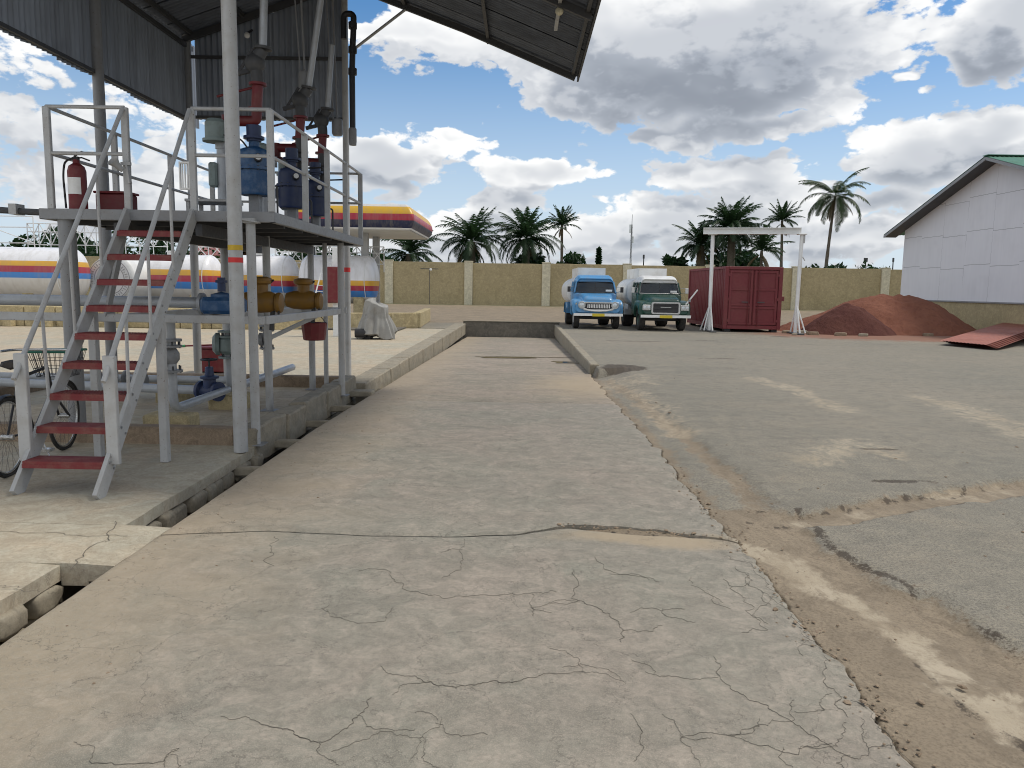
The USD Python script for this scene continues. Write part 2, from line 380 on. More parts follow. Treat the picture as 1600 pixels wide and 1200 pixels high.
M['bund_brown'] = concrete('brown_bund_render', (.25, .185, .125), (.30, .23, .16), (.21, .15, .10), 1.0, .9, .2, .4)
M['crack_faint'] = concrete('faint_crack_dirt', (.150, .138, .112), (.17, .155, .125), (.125, .115, .094), 3.0, .95, 0, .3)
M['crack'] = concrete('crack_dirt', (.105, .094, .076), (.13, .115, .092), (.075, .066, .054), 3.0, .95, 0, .3)

def corrugated(name, col, c2, dirt=.5, metal=.35):
    N = Nodes(); pos = N.add('geometry') + '.position'
    st = N.add('mapping', vector=pos, scale=(3.0, 3.0, .35))
    a = N.noise(st + '.vector', 1.6, 5.0, .65); b = N.noise(pos, 1.1, 5.0, .6)
    c = N.mixc(N.rng(a, .38, .70), col, c2)
    c = N.mixc(N.math('multiply', N.rng(b, .52, .74), dirt), c, tuple(x * .5 for x in col))
    p = N.add('principled_bsdf', base_color=c, roughness=N.rng(b, .3, .7, .42, .62), metallic=metal)
    return N.build('/World/Looks/' + name, surface=p + '.BSDF')
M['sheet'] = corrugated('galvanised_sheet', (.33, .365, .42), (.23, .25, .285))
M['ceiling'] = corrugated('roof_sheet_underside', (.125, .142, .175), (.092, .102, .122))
M['roof_green'] = corrugated('green_roof_sheet', (.07, .20, .13), (.09, .23, .16))
M['sheet_red'] = corrugated('red_oxide_sheet', (.34, .12, .085), (.27, .10, .075))
M['roof_pink'] = corrugated('faded_red_roof', (.38, .16, .15), (.30, .13, .12))
M['gable'] = corrugated('white_gable_sheet', (.70, .70, .72), (.67, .67, .69), .10, 0.0)

def striped(name, bands, base, rough=.3, axis='z'):
    """flat bands of paint by height: bands = [(z, colour from here up)]"""
    N = Nodes(); pos = N.add('geometry') + '.position'
    z = N.add('separate_xyz', vector=pos) + '.' + axis
    c = base
    for zz, col in bands: c = N.mixc(N.math('greater_than', z, zz), c, col)
    b = N.noise(pos, 1.6, 5.0, .62); st = N.noise(N.add('mapping', vector=pos, scale=(3, 3, .4)) + '.vector', 1.5, 5.0, .6)
    c = N.mixc(N.math('multiply', N.rng(st, .46, .74), .30), c, (.32, .28, .22))
    p = N.add('principled_bsdf', base_color=c, roughness=N.rng(b, .3, .7, rough - .06, rough + .14))
    return N.build('/World/Looks/' + name, surface=p + '.BSDF')

def glassy(name, tint=(.02, .025, .03)):
    N = Nodes()
    p = N.add('principled_bsdf', base_color=tint, roughness=.06, specular_ior_level=.7, metallic=0.0)
    t = N.add('transparent_bsdf', color=(.55, .6, .6)); g = N.add('mix_closure', fac=.62, closure1=t + '.BSDF', closure2=p + '.BSDF')
    return N.build('/World/Looks/' + name, surface=g + '.closure')
M['amber'] = paint('indicator_amber', (.6, .42, .12), .3)
M['windscreen'] = glassy('windscreen_glass')

def leafy(name, c1, c2, back=.35):
    N = Nodes(); g = N.add('geometry')
    r = g + '.random_per_island'
    c = N.mixc(r, c1, c2); n = N.noise(g + '.position', .6, 3.0, .6); c = N.mixc(N.math('multiply', N.rng(n, .4, .7), .5), c, tuple(x * .55 for x in c1))
    p = N.add('principled_bsdf', base_color=c, roughness=.5, specular_ior_level=.4)
    t = N.add('translucent_bsdf', color=c)
    m = N.add('mix_closure', fac=back, closure1=p + '.BSDF', closure2=t + '.BSDF')
    return N.build('/World/Looks/' + name, surface=m + '.closure')
M['frond'] = leafy('palm_frond', (.028, .060, .022), (.050, .085, .026))
M['frond_coco'] = leafy('coconut_frond', (.040, .070, .022), (.085, .095, .030))
M['bush'] = leafy('bush_leaf', (.022, .055, .018), (.045, .085, .025))
M['dry_frond'] = leafy('dry_frond', (.16, .115, .06), (.11, .08, .045), .2)
M['trunk'] = concrete('palm_trunk_bark', (.13, .105, .08), (.17, .14, .11), (.09, .07, .055), 2.0, .95, 0, .6)
# ------------------------------------------------------------------ ground
XL, XD = -2.42, -2.77                      # slab's left edge, far side of the drain
def slabz(y): return -0.0212 * np.clip(np.asarray(y, float) - 9.0, 0, 26)
def sstep(a, b, v):
    t = np.clip((np.asarray(v, float) - a) / (b - a), 0, 1); return t * t * (3 - 2 * t)
def n2(x, y, sc, seed=0, oc=4):
    return meshkit.fbm(np.stack([np.asarray(x) * sc, np.asarray(y) * sc, np.zeros_like(np.asarray(x, float)) + .37], -1), oc, seed)
def xedge(y):
    y = np.asarray(y, float)
    e = 1.50 + .16 * (n2(y * 0, y, 1.1, 3, 3) - .5) + .13 * (n2(y * 0, y, 5.0, 5, 4) - .5) + .05 * (n2(y * 0, y, 17.0, 6, 2) - .5)
    return e * (1 - sstep(15.5, 17, y)) + 1.58 * sstep(15.5, 17, y)
def slabh(x, y):
    return slabz(y) + .012 * (n2(x, y, .8, 11, 3) - .5) + .004 * (n2(x, y, 9, 12, 3) - .5)

def seg_dist(x, y, pts):
    """distance to a polyline and the place along it"""
    best = np.full(x.shape, 1e9)
    for (x0, y0), (x1, y1) in zip(pts[:-1], pts[1:]):
        dx, dy = x1 - x0, y1 - y0
        t = np.clip(((x - x0) * dx + (y - y0) * dy) / (dx * dx + dy * dy), 0, 1)
        best = np.minimum(best, np.hypot(x - x0 - t * dx, y - y0 - t * dy))
    return best
def P2(*pp): return [tuple(gnd(*p)[:2]) for p in pp]
rut = [(2.55, 2.0), (2.35, 2.7)] + P2((1600, 1085), (1500, 1010), (1400, 950), (1300, 893), (1230, 850), (1195, 800))
rut_up = P2((1195, 800), (1150, 745), (1090, 700), (1040, 655), (985, 610), (950, 585))
branch = P2((1200, 805), (1290, 808), (1400, 785), (1500, 772), (1600, 757)) + [(7.0, 7.4), (10, 8.6), (16, 10)]
streaks = [P2((1270, 720), (1330, 690), (1390, 712)), P2((1440, 620), (1520, 650), (1600, 680)), P2((1480, 628), (1600, 668)), P2((985, 605), (1020, 630), (1065, 675)), P2((1310, 640), (1250, 612), (1180, 590))]
pale_rut = P2((1600, 1120), (1440, 1010), (1330, 930), (1240, 885), (1180, 850))

xs = np.concatenate([-np.geomspace(400, 6, 26), np.linspace(-5.5, -2.9, 8), [-2.87, -2.86, -2.70, -2.56, -2.42, -2.36, -2.35], np.linspace(-2.2, .8, 6), np.arange(1.0, 5.0, .022), 5.0 * 1.025 ** np.arange(0, 112), np.geomspace(82, 420, 10)])
ys = np.concatenate([[-30, -12, -6, -3, -1, .3, 1.2], 1.7 * 1.0085 ** np.arange(0, 410), [55.5, 58, 62, 70, 85, 110, 160, 260, 420, 700]])
X, Y = np.meshgrid(xs, ys)
def terrain(X, Y):
    z = .47 * sstep(37, 54, Y) + .02 * (n2(X, Y, .35, 2) - .5)
    z = z + .10 * sstep(14, 30, X) * sstep(26, 34, Y)
    return z
d_r, d_u, d_b = seg_dist(X, Y, rut), seg_dist(X, Y, rut_up), seg_dist(X, Y, branch)
wob = n2(X, Y, 3.2, 21, 4) - .5; wob2 = n2(X, Y, 14, 22, 3) - .5
e_ = X - xedge(Y)
near_edge = (1 - sstep(.03, .26 + .3 * wob, e_)) * (1 - sstep(16, 17, Y))
w_r = 1 - sstep(.14, .36, d_r + .30 * wob + .10 * wob2)
w_rgap = ((X < np.interp(Y, [p[1] for p in rut[::-1]][::-1] if rut[0][1] > rut[-1][1] else [p[1] for p in rut], [p[0] for p in rut] if rut[0][1] < rut[-1][1] else [p[0] for p in rut[::-1]])) & (Y < 6.0)) * 1.0
w_u = 1 - sstep(.02, .24, d_u + .34 * wob + .12 * wob2)
w_b = 1 - sstep(.10, .24, d_b + .22 * wob + .10 * wob2)
dirt = np.clip(np.maximum.reduce([w_r, w_u * .8, w_b, near_edge * .8, w_rgap]), 0, 1)
dirt = np.where((X < 1.45) & (Y < 12), 1.0, dirt)
dirt = np.maximum(dirt, sstep(34, 39, Y + 4 * wob) * .95)
dirt = np.maximum(dirt, .85 * sstep(29.5, 31.5, Y + 2.5 * wob - .02 * X) * sstep(8, 13, X))
sand = (1 - sstep(.0, .24, seg_dist(X, Y, pale_rut) + .45 * wob + .35 * wob2)) * .85
for s_ in streaks: sand = np.maximum(sand, (1 - sstep(.0, .55, seg_dist(X, Y, s_) + .6 * wob + .3 * wob2)) * .62)
sand = np.maximum(sand, .62 * (1 - sstep(.0, .3, d_b + .5 * wob + .25 * wob2)) * sstep(.12, -.2, wob))
sand = np.maximum(sand, .6 * (1 - sstep(.2, 1.0, np.hypot((X - 2.0) * .8, (Y - 14.6) * .55) + .8 * wob)))
dark = (1 - sstep(.02, .055, np.abs(d_r - .30 - .18 * wob) + .02 * wob2)) * (X > 1.9) * sstep(-.1, .1, wob + .1) * (Y < 6) * .62
dark = np.maximum(dark, (1 - sstep(.02, .05, np.abs(d_b - .16 - .2 * wob))) * sstep(0, .12, wob2 + .05) * .6)
heap = np.exp(-(((X - 2.25) / .55) ** 2 + ((Y - 16.6) / .8) ** 2) * 1.2)      # dark spoil by the kerb end
dark = np.maximum(dark, sstep(.25, .6, heap + .5 * wob))
for (cx, cy, rx, ry) in ((10.0, 29.6, .55, .25), (11.4, 28.9, .35, .2), (5.2, 19.5, 1.4, .06), (3.6, 15.4, .9, .05), (6.6, 26.5, 1.6, .12), (3.7, 25.5, 1.3, .1), (9.5, 25.2, 1.0, .12), (4.6, 17.2, .5, .08), (3.95, 8.35, .26, .06), (3.6, 6.9, .7, .035)):
    dark = np.maximum(dark, .85 * (1 - sstep(.5, 1.2, np.hypot((X - cx) / rx, (Y - cy) / ry) + 1.2 * wob)))
red = (1 - sstep(.55, 1.15, np.hypot((X - 15.2) / 6.8, (Y - 31.6) / 4.2) + .5 * wob)) * .9
Z = terrain(X, Y)
Z = Z - .055 * dirt * (Y < 12) * (X > 1) + .030 * dirt * wob * (Y < 20) + .018 * dirt * wob2 * (Y < 12) + .05 * heap * (1 + 2 * wob2)
Z = Z + .006 * wob + np.where((Y < 12), .010 * (n2(X, Y, 22, 31, 3) - .5) * dirt, 0)
low = slabz(Y) - .035
blend = np.where(Y < 16.2, sstep(0.0, .9, e_), sstep(1.60, 1.70, X))
Z = np.where((X > -2.9) & (Y < 35.2), np.where(X < xedge(Y) + .0, low - .07 + .085 * np.exp(-((X - .85) / .62) ** 4) * (np.abs(Y - 5.3) < .6), low * (1 - blend) + Z * blend), Z)
Z = np.where((X > -2.865) & (X < -2.355) & (Y < 35.2), slabz(Y) - np.interp(Y, [0, 5.2, 7, 12.5, 14, 40], [.55, .5, .36, .33, .13, .13]), Z)
Z = np.where((X <= -2.865) & (X > -60) & (Y < 31.4) & (Y > -30), -.6, Z)
gm = MB().grid(np.stack([X, Y, Z], -1)).mesh()
def ground_material():
    N = Nodes(); pos = N.add('geometry') + '.position'
    A = lambda a: N.add('attribute', attribute=a) + '.fac'
    wp = N.vmath('add', pos, N.vmath('scale', N.add('noise_texture', vector=pos, scale=1.1, detail=4.0, roughness=.6) + '.color', scale=1.0))
    big = N.noise(wp, .22, 5.0, .6); mid = N.noise(wp, 1.3, 6.0, .65); gr = N.noise(pos, 55.0, 4.0, .75); gr2 = N.noise(pos, 170.0, 2.0, .6)
    st = N.noise(N.add('mapping', vector=wp, scale=(.5, 1.8, 1)) + '.vector', 1.2, 5.0, .65)
    asp = N.mixc(N.rng(big, .36, .64), (.235, .220, .175), (.300, .265, .205))
    asp = N.mixc(N.math('multiply', N.rng(mid, .48, .74), .65), asp, (.315, .270, .200))
    asp = N.mixc(N.math('multiply', N.rng(st, .52, .72), .55), asp, (.165, .152, .120))
    m3 = N.noise(wp, 6.0, 6.0, .72)
    asp = N.mixc(N.math('multiply', N.rng(m3, .46, .66), .5), asp, (.12, .112, .09))
    asp = N.mixc(N.math('multiply', N.rng(m3, .46, .32), .45), asp, (.36, .315, .225))
    asp = N.mixc(N.math('multiply', N.rng(gr, .42, .62), .72), asp, (.085, .08, .068))
    asp = N.mixc(N.math('multiply', N.rng(gr2, .50, .64), .6), asp, (.36, .33, .28))
    drt = N.mixc(N.rng(mid, .36, .66), (.235, .190, .135), (.320, .258, .182))
    drt = N.mixc(N.math('multiply', N.rng(N.noise(N.add('mapping', vector=wp, scale=(3.0, .8, 1)) + '.vector', 5.0, 6.0, .7), .46, .62), .55), drt, (.17, .135, .095))
    drt = N.mixc(N.math('multiply', N.rng(gr, .46, .66), .6), drt, (.12, .095, .068))
    snd = N.mixc(N.rng(mid, .36, .66), (.44, .375, .28), (.36, .30, .215))
    fz = N.noise(N.add('mapping', vector=wp, scale=(2.2, 1.0, 1)) + '.vector', 4.5, 7.0, .74)
    fuzz = N.math('add', N.math('multiply_add', fz, 2.0, -1.0), N.math('multiply_add', gr, 1.1, -.55))
    c = N.mixc(N.rng(N.math('add', A('dirt'), fuzz), .22, .70, kind='smoothstep'), asp, drt)
    c = N.mixc(N.rng(N.math('add', A('sand'), fuzz), .28, .98, kind='smoothstep'), c, snd)
    c = N.mixc(N.math('multiply', N.rng(N.math('add', A('dark'), fuzz), .25, .62, kind='smoothstep'), .82), c, (.062, .048, .036))
    c = N.mixc(N.rng(N.math('add', A('red'), fuzz), .25, .8, kind='smoothstep'), c, (.235, .125, .085))
    yy = N.add('separate_xyz', vector=pos) + '.y'
    c = N.mixc(N.rng(yy, 56.0, 60.0), c, (.06, .085, .03))
    gw = N.math('multiply', N.rng(N.math('add', N.math('absolute', N.math('subtract', yy, 53.2)), N.math('multiply_add', mid, 2.0, -1.0)), .2, 1.0, 1, 0), .7)
    c = N.mixc(gw, c, (.085, .11, .035))
    bm = N.add('bump', height=N.math('multiply_add', gr, .7, N.math('multiply_add', gr2, .25, N.math('multiply', mid, 1.0))), strength=.55, distance=.014)
    p = N.add('principled_bsdf', base_color=c, roughness=.9, normal=bm + '.normal', specular_ior_level=.3)
    return N.build('/World/Looks/ground_surface', surface=p + '.BSDF')
solo('ground', gm, ground_material(), kind='structure', smooth=True)
pv = UsdGeom.PrimvarsAPI(stage.GetPrimAtPath('/World/ground'))
for nm, arr in (('dirt', dirt), ('sand', sand), ('dark', dark), ('red', red)):
    pv.CreatePrimvar(nm, Sdf.ValueTypeNames.FloatArray, 'vertex').Set(Vt.FloatArray.FromNumpy(arr.ravel().astype(np.float32)))

# ------------------------------------------------------------------ slabs of the driveway
def joint(px_pts, jag, seed):
    q = [gnd(*p) for p in px_pts]; qx = [a[0] for a in q]; qy = [a[1] for a in q]
    return lambda x: np.interp(x, qx, qy) + jag * (n2(x, x * 0, 5, seed, 4) - .5)
j1 = joint([(240, 835), (420, 829), (560, 835), (700, 838), (800, 835), (850, 828), (890, 824), (940, 830), (1010, 836), (1090, 839), (1180, 850)], .05, 41)
j1gap = lambda x: .020 + .02 * np.clip(n2(x, x * 0, 6, 42, 3) - .45, 0, 1) + .15 * np.exp(-((x - .78) / .42) ** 2) * (.55 + .9 * n2(x, x * 0, 7, 43, 3))
j2 = lambda x: 11.75 + .03 * (n2(x, x * 0, 4, 44, 3) - .5)
j3 = lambda x: 17.4 + .03 * (n2(x, x * 0, 4, 45, 3) - .5)
def slab(name, lo, hi, nx, ny, m):
    s = np.concatenate([np.linspace(0, .85, int(nx * .7)), np.linspace(.855, 1, int(nx * .3))]); t = np.linspace(0, 1, ny)
    S, T = np.meshgrid(s, t); Xn = XL + (1.5 - XL) * S
    Yy = lo(Xn) * (1 - T) + hi(Xn) * T
    lj = XL + .020 * (n2(Yy * 0, Yy, 2.5, 51, 4) - .5)
    Xx = lj + (xedge(Yy) - lj) * S
    Zz = slabh(Xx, Yy)
    edge = np.clip((xedge(Yy) - Xx) / .16, 0, 1)
    Zz -= .020 * (1 - edge) ** 2 * (Yy < 16) * n2(Xx, Yy, 6, 52, 3)
    ctr = np.minimum(np.minimum(S * 4, (1 - S) * 4), np.minimum((Yy - lo(Xn)), (hi(Xn) - Yy)))
    Zz -= .008 * np.exp(-np.clip(ctr, 0, 9) / .012)
    P = np.stack([Xx, Yy, Zz], -1)
    dn = lambda a, h: a - np.array([0, 0, h])
    P = np.concatenate([dn(P[:, :1], .5), P, dn(P[:, -1:], .14)], 1)
    P = np.concatenate([dn(P[:1], .12), P, dn(P[-1:], .12)], 0)
    return solo(name, MB().grid(P), m, kind='structure', smooth=40)
near = slab('concrete_slab', lambda x: x * 0 - 2.5, j1, 200, 420, M['slab'])
mid_s = slab('concrete_slab', lambda x: j1(x) + j1gap(x), j2, 160, 260, M['slab'])
far_s = slab('concrete_slab', lambda x: j2(x) + .012, j3, 80, 90, M['slab_far'])
slab('concrete_slab', lambda x: j3(x) + .015, lambda x: x * 0 + 35.05, 80, 140, M['slab_far'])

CR = [[(1115,1027),(1127,1042),(1125,1057),(1142,1077),(1180,1097),(1215,1115),(1250,1135),(1290,1162),(1342,1187)], [(1008,1050),(1040,1057),(1080,1062),(1122,1059)],
 [(1035,1115),(1060,1140),(1065,1160),(1085,1180),(1095,1198)], [(1065,1157),(1100,1145),(1140,1150),(1180,1135)], [(1140,1150),(1200,1165),(1250,1170),(1300,1162)],
 [(1287,1025),(1290,1070),(1305,1100),(1325,1122)], [(1190,925),(1225,950),(1250,982),(1265,1000),(1300,1012),(1320,1030),(1352,1042)], [(1345,1122),(1347,1150),(1357,1170),(1342,1187)],
 [(1357,1170),(1395,1165),(1415,1142)], [(1370,1100),(1380,1125),(1405,1145),(1415,1170),(1440,1195)], [(1240,1095),(1242,1125),(1180,1135)], [(895,890),(893,935),(935,950),(965,970),(975,985),(970,1005)],
 [(975,985),(1020,987),(1035,977)], [(985,957),(1020,950),(1070,952)], [(930,870),(960,895),(1030,910)], [(1080,900),(1110,930),(1130,942)], [(850,1052),(925,1050),(975,1065)],
 [(115,1160),(140,1190),(255,1191),(280,1170)], [(258,1199),(260,1185),(280,1170)], [(345,1120),(390,1122),(430,1137),(460,1145),(500,1160),(500,1180),(530,1197)], [(500,1160),(530,1145),(550,1125),(580,1090)],
 [(595,1042),(615,1055),(650,1057),(685,1072),(740,1070),(800,1066),(850,1052)], [(515,945),(525,965),(550,972),(600,972),(615,950)], [(560,893),(615,905),(645,925),(700,935),(800,927),(870,925)],
 [(1130,905),(1165,935),(1200,975)], [(1205,930),(1180,955),(1200,985)], [(1265,1000),(1255,1025)], [(1300,1012),(1305,1030),(1335,1036)], [(430,838),(424,860),(428,884)], [(690,905),(720,880),(725,842)],
 [(300,790),(305,835)][:0], [(985,1115),(1000,1150),(990,1190)], [(640,1190),(660,1150),(690,1120)], [(1140,870),(1180,895),(1210,925)], [(1150,885),(1170,915),(1205,945)]]
rng = np.random.default_rng(5)
def crack(pts, w, par):
    q = np.array([gnd(*p)[:2] for p in pts])
    for it in range(4):
        mids = (q[:-1] + q[1:]) / 2; dd = q[1:] - q[:-1]; L = np.linalg.norm(dd, axis=1, keepdims=True)
        mids += np.stack([-dd[:, 1], dd[:, 0]], 1) / L * rng.normal(0, .13, (len(mids), 1)) * L
        out = np.empty((len(q) + len(mids), 2)); out[0::2] = q; out[1::2] = mids; q = out
    q[:, 0] = np.minimum(q[:, 0], xedge(q[:, 1]) - .01)
    T = np.gradient(q, axis=0); T /= np.linalg.norm(T, axis=1, keepdims=True) + 1e-9; Nn = np.stack([-T[:, 1], T[:, 0]], 1)
    t = np.linspace(0, 1, len(q)); wd = w * (.25 + .75 * np.sin(np.pi * np.clip(t * .94 + .03, 0, 1)) ** .6) * rng.uniform(.35, 1.35, len(q)) * np.clip(2.6 * n2(q[:, 0] * 3, q[:, 1] * 3, 1.6, 71, 3) - .75, .0, 1.25)
    a, b = q + Nn * wd[:, None] / 2, q - Nn * wd[:, None] / 2
    P = np.stack([np.c_[a, slabh(a[:, 0], a[:, 1]) + .0015], np.c_[q, slabh(q[:, 0], q[:, 1]) + .0035], np.c_[b, slabh(b[:, 0], b[:, 1]) + .0015]], 0)
    child(par, 'crack', MB().grid(P), M['crack' if w > .003 else 'crack_faint'], smooth=False)
for i, c in enumerate(CR):
    if len(c) > 1: crack(c, .0036 if i in (0, 19, 21, 20, 5, 8, 11) else .0024, near)

rs = np.random.default_rng(15)
def side_cracks(n):
    for k in range(n):
        c = CR[rs.integers(len(CR))]
        if len(c) < 2: continue
        j = rs.integers(len(c) - 1); f = rs.random(); p = np.array(c[j]) * (1 - f) + np.array(c[j + 1]) * f
        q = gnd(*p)[:2]; a = rs.uniform(0, 6.3); L = rs.uniform(.10, .34)
        pts3 = [q, q + L * .5 * np.array([math.cos(a), math.sin(a)]), q + L * np.array([math.cos(a + .5), math.sin(a + .5)])]
        pts = []
        for w in pts3:
            d = np.array([w[0], w[1], 0.0]) - CAM; dz = d @ fw; pts.append((800 + FPX * (d @ RT) / dz, 600 - FPX * (d @ UP) / dz))
        if pts3[2][0] < 1.42 and pts3[2][0] > -2.3: crack(pts, .0017, near)
side_cracks(34)

# loose chips and crumbs along the broken edges: nobody could count them
def chips(n, seed):
    r = np.random.default_rng(seed); mb = MB()
    for k in range(n):
        y = 2.2 * (7.5 / 2.2) ** r.random(); x = float(xedge(y)) + r.normal(.02, .06) + (r.random() < .15) * r.uniform(0, .6)
        if k % 4 == 0: x = .3 + 1.2 * r.random(); y = float(j1(x)) + .02 + .10 * r.random()
        if k % 7 == 0: y = 2.6 + 12 * r.random(); x = XL + .05 + abs(r.normal(0, .5))
        s = r.uniform(.003, .009) * (1.9 if r.random() < .05 else 1)
        m = trimesh.creation.icosphere(subdivisions=0, radius=1); m.vertices = m.vertices * r.uniform(.6, 1.2, m.vertices.shape) * (s * r.uniform(.8, 1.8), s * r.uniform(.8, 1.6), s * .55)
        m.apply_transform(trimesh.transformations.rotation_matrix(r.uniform(0, 6.3), (0, 0, 1)))
        if k % 5 == 1: y = 4.0 + 14 * r.random() ** 1.5; x = 2.0 + y * .8 * r.random(); s = r.uniform(.005, .018); m.vertices = m.vertices * 1.5
        z = float(slabh(x, y)) if x < xedge(y) else (float(slabz(y)) - .03 if x < 2.0 else 0.0)
        m.apply_translation((x, y, z + s * .2)); mb.add(m)
    return mb
solo('rubble', chips(560, 8), M['bund_brown'], 'small concrete crumbs scattered along the broken slab edges', 'rubble', kind='stuff', smooth=False)

# ------------------------------------------------------------------ left apron, drain, kerbs
def apron():
    mb = MB()
    ej = lambda y: XD + .035 * (n2(y * 0, y, 2.2, 61, 4) - .5)
    def sheet(x0, x1f, y0, y1, nx, ny):
        S, T = np.meshgrid(np.linspace(0, 1, nx) ** .5, np.linspace(0, 1, ny)); Yy = y0 + (y1 - y0) * T
        Xx = x0 + (x1f(Yy) - x0) * S; Zz = .012 * (n2(Xx, Yy, .7, 62, 3) - .5) - .012 * np.exp(-np.abs(x1f(Yy) - Xx) / .02) - .02 * np.clip(n2(Xx, Yy, 5, 63, 3) - .55, 0, 1) * (x1f(Yy) - Xx < .06)
        P = np.stack([Xx, Yy, Zz], -1); dn = lambda a, h: a - np.array([0, 0, h])
        P = np.concatenate([P, dn(P[:, -1:], .095), dn(P[:, -1:], .10) - np.array([.16, 0, 0])], 1)
        P = np.concatenate([dn(P[:1], .14), P, dn(P[-1:], .14)], 0); mb.grid(P)
    sheet(-40, ej, -3, 4.45, 90, 90)
    sheet(-40, lambda y: y * 0 + XL - .012 + .02 * (n2(y * 0, y, 6, 66, 3) - .5), 4.452, 5.20, 90, 24)
    sheet(-40, ej, 5.205, 12.6, 120, 160)
    sheet(-40, ej, 12.6, 31.0, 110, 120)
    return solo('concrete_apron', mb, M['apron'], kind='structure', smooth=40)
apr = apron()
for q in ([(0, 831), (100, 834), (200, 838)], [(0, 915), (30, 918), (62, 925)], [(110, 890), (150, 850), (170, 840), (180, 815)]):
    rng = np.random.default_rng(77)
    p3 = np.array([gnd(*p) for p in q]); qq = p3[:, :2]
    for it in range(3):
        mids = (qq[:-1] + qq[1:]) / 2 + rng.normal(0, .012, (len(qq) - 1, 2)); out = np.empty((2 * len(qq) - 1, 2)); out[0::2] = qq; out[1::2] = mids; qq = out
    T = np.gradient(qq, axis=0); T /= np.linalg.norm(T, axis=1, keepdims=True); Nn = np.stack([-T[:, 1], T[:, 0]], 1) * .0022
    zf = lambda a: .012 * (n2(a[:, 0], a[:, 1], .7, 62, 3) - .5) + .004
    child(apr, 'crack', MB().grid(np.stack([np.c_[qq + Nn, zf(qq + Nn)], np.c_[qq - Nn, zf(qq - Nn)]], 0)), M['crack'], smooth=False)

# rough stones that line the drain under the apron
dw = Thing('drain_wall', None, None, (XD, 0, 0), kind='structure')
r = np.random.default_rng(4)
def rock(c, size, seed, sub=2, rough=.22):
    m = trimesh.creation.icosphere(subdivisions=sub, radius=1.0)
    v = m.vertices; v = np.sign(v) * np.abs(v) ** .48
    v = v * (1 + rough * (meshkit.fbm(v * 1.6 + seed * 3.1, 3, seed)[:, None] - .5) * 2)
    m.vertices = v * np.asarray(size) / 2 + np.asarray(c); return m
y = 1.6; k = 0
while y < 8.0:
    L = r.uniform(.16, .42)
    if not (4.42 < y + L / 2 < 5.22):
        for zz in (-.185, -.345):
            dw.part('stone', rock((XD - .055 + r.uniform(-.02, .03), y + L / 2 + r.uniform(-.05, .05), zz + r.uniform(-.02, .02)), (.17, L * .99, .155), k), M['kerb'], smooth=50); k += 1
    y += L
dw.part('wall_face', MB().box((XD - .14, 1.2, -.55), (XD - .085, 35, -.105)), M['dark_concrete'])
0 and dw.part('culvert_side', MB().box((XD + .005, 4.47, -.55), (XL - .02, 4.62, -.19)).box((XD + .005, 5.04, -.55), (XL - .02, 5.185, -.19)), M['kerb'])

def drain_water():
    N = Nodes(); pos = N.add('geometry') + '.position'; b = N.noise(pos, 14.0, 3.0, .5)
    bm = N.add('bump', height=b, strength=.06, distance=.01)
    p = N.add('principled_bsdf', base_color=(.035, .032, .024), roughness=.05, normal=bm + '.normal', specular_ior_level=.8)
    return N.build('/World/Looks/drain_water', surface=p + '.BSDF')
yy = np.linspace(5.25, 14.0, 60)
wz = np.interp(yy, [5.2, 8, 10, 14], [-.42, -.30, -.21, -.185])
solo('drain_water', MB().grid(np.stack([np.c_[yy * 0 + XD - .05, yy, wz], np.c_[yy * 0 + XL + .01, yy, wz]], 0)), drain_water(), kind='structure', smooth=True)
wp_ = drain_water
pud = Polygon([(math.cos(a) * (1 + .35 * math.sin(3 * a + 1)), math.sin(a) * (1 + .3 * math.cos(2 * a))) for a in np.linspace(0, 2 * np.pi, 40)])
for (cx, cy, rx, ry) in ((-.55, 21.6, .75, .35), (.25, 22.0, 1.2, .10), (1.1, 20.2, .35, .45)):
    pg = affinity.translate(affinity.scale(pud, rx, ry), cx, cy)
    mb = MB().prism(pg, (0, 0, float(slabz(cy)) + .004), (1, 0, 0), (0, 1, 0), .003)
    mm = mb.mesh(); mm.vertices[:, 2] += -.0212 * (mm.vertices[:, 1] - cy)
    solo('puddle', mm, '/World/Looks/drain_water', kind='structure', smooth=False)

for yt, w, zt in ((7.35, .10, -.10), (8.5, .13, -.06), (9.75, .10, -.05), (11.0, .12, -.05), (12.35, .34, -.02)):
    solo('drain_tie', MB().box((XD - .04, yt, zt - .09), (XL + .02, yt + w, zt), .015), M['kerb'], kind='structure')

bund = Thing('bund_kerb', 'low concrete bund kerb round the foot of the loading platform', 'kerb', (-4.8, 10.3, 0))
def rough_bar(lo, hi, seed, amt=.018):
    lo, hi = np.asarray(lo, float), np.asarray(hi, float)
    m = cbox(hi - lo, (lo + hi) / 2, .02)
    m = m.subdivide_to_size(max(.12, (hi - lo).max() / 40)) if hasattr(m, 'subdivide_to_size') else m
    v = m.vertices; dv = np.stack([meshkit.fbm(v * 5 + o, 4, seed) - .5 for o in (0, 31, 67)], -1) * 2 * amt
    m.vertices = v + dv; return m
bund.part('front_kerb', rough_bar((-7.4, 7.92, -.05), (-2.99, 8.12, .18), 1, .006), M['bund_brown'])
bund.part('rear_kerb', rough_bar((-7.4, 12.62, -.05), (-2.99, 12.85, .18), 2, .006), M['bund_brown'])
bund.part('side_kerb', rough_bar((-7.6, 7.92, -.05), (-7.4, 12.85, .17), 3, .01), M['bund_brown'])
for i, (a, b) in enumerate(((7.9, 9.0), (9.01, 9.75), (9.77, 10.9), (10.92, 12.0), (12.02, 12.85))):
    bund.part('drain_side_kerb', rough_bar((-2.99, a, -.22), (-2.76 + (.02 if i % 2 else 0), b, .18 - .025 * (i == 1)), 10 + i, .022), M['kerb'])

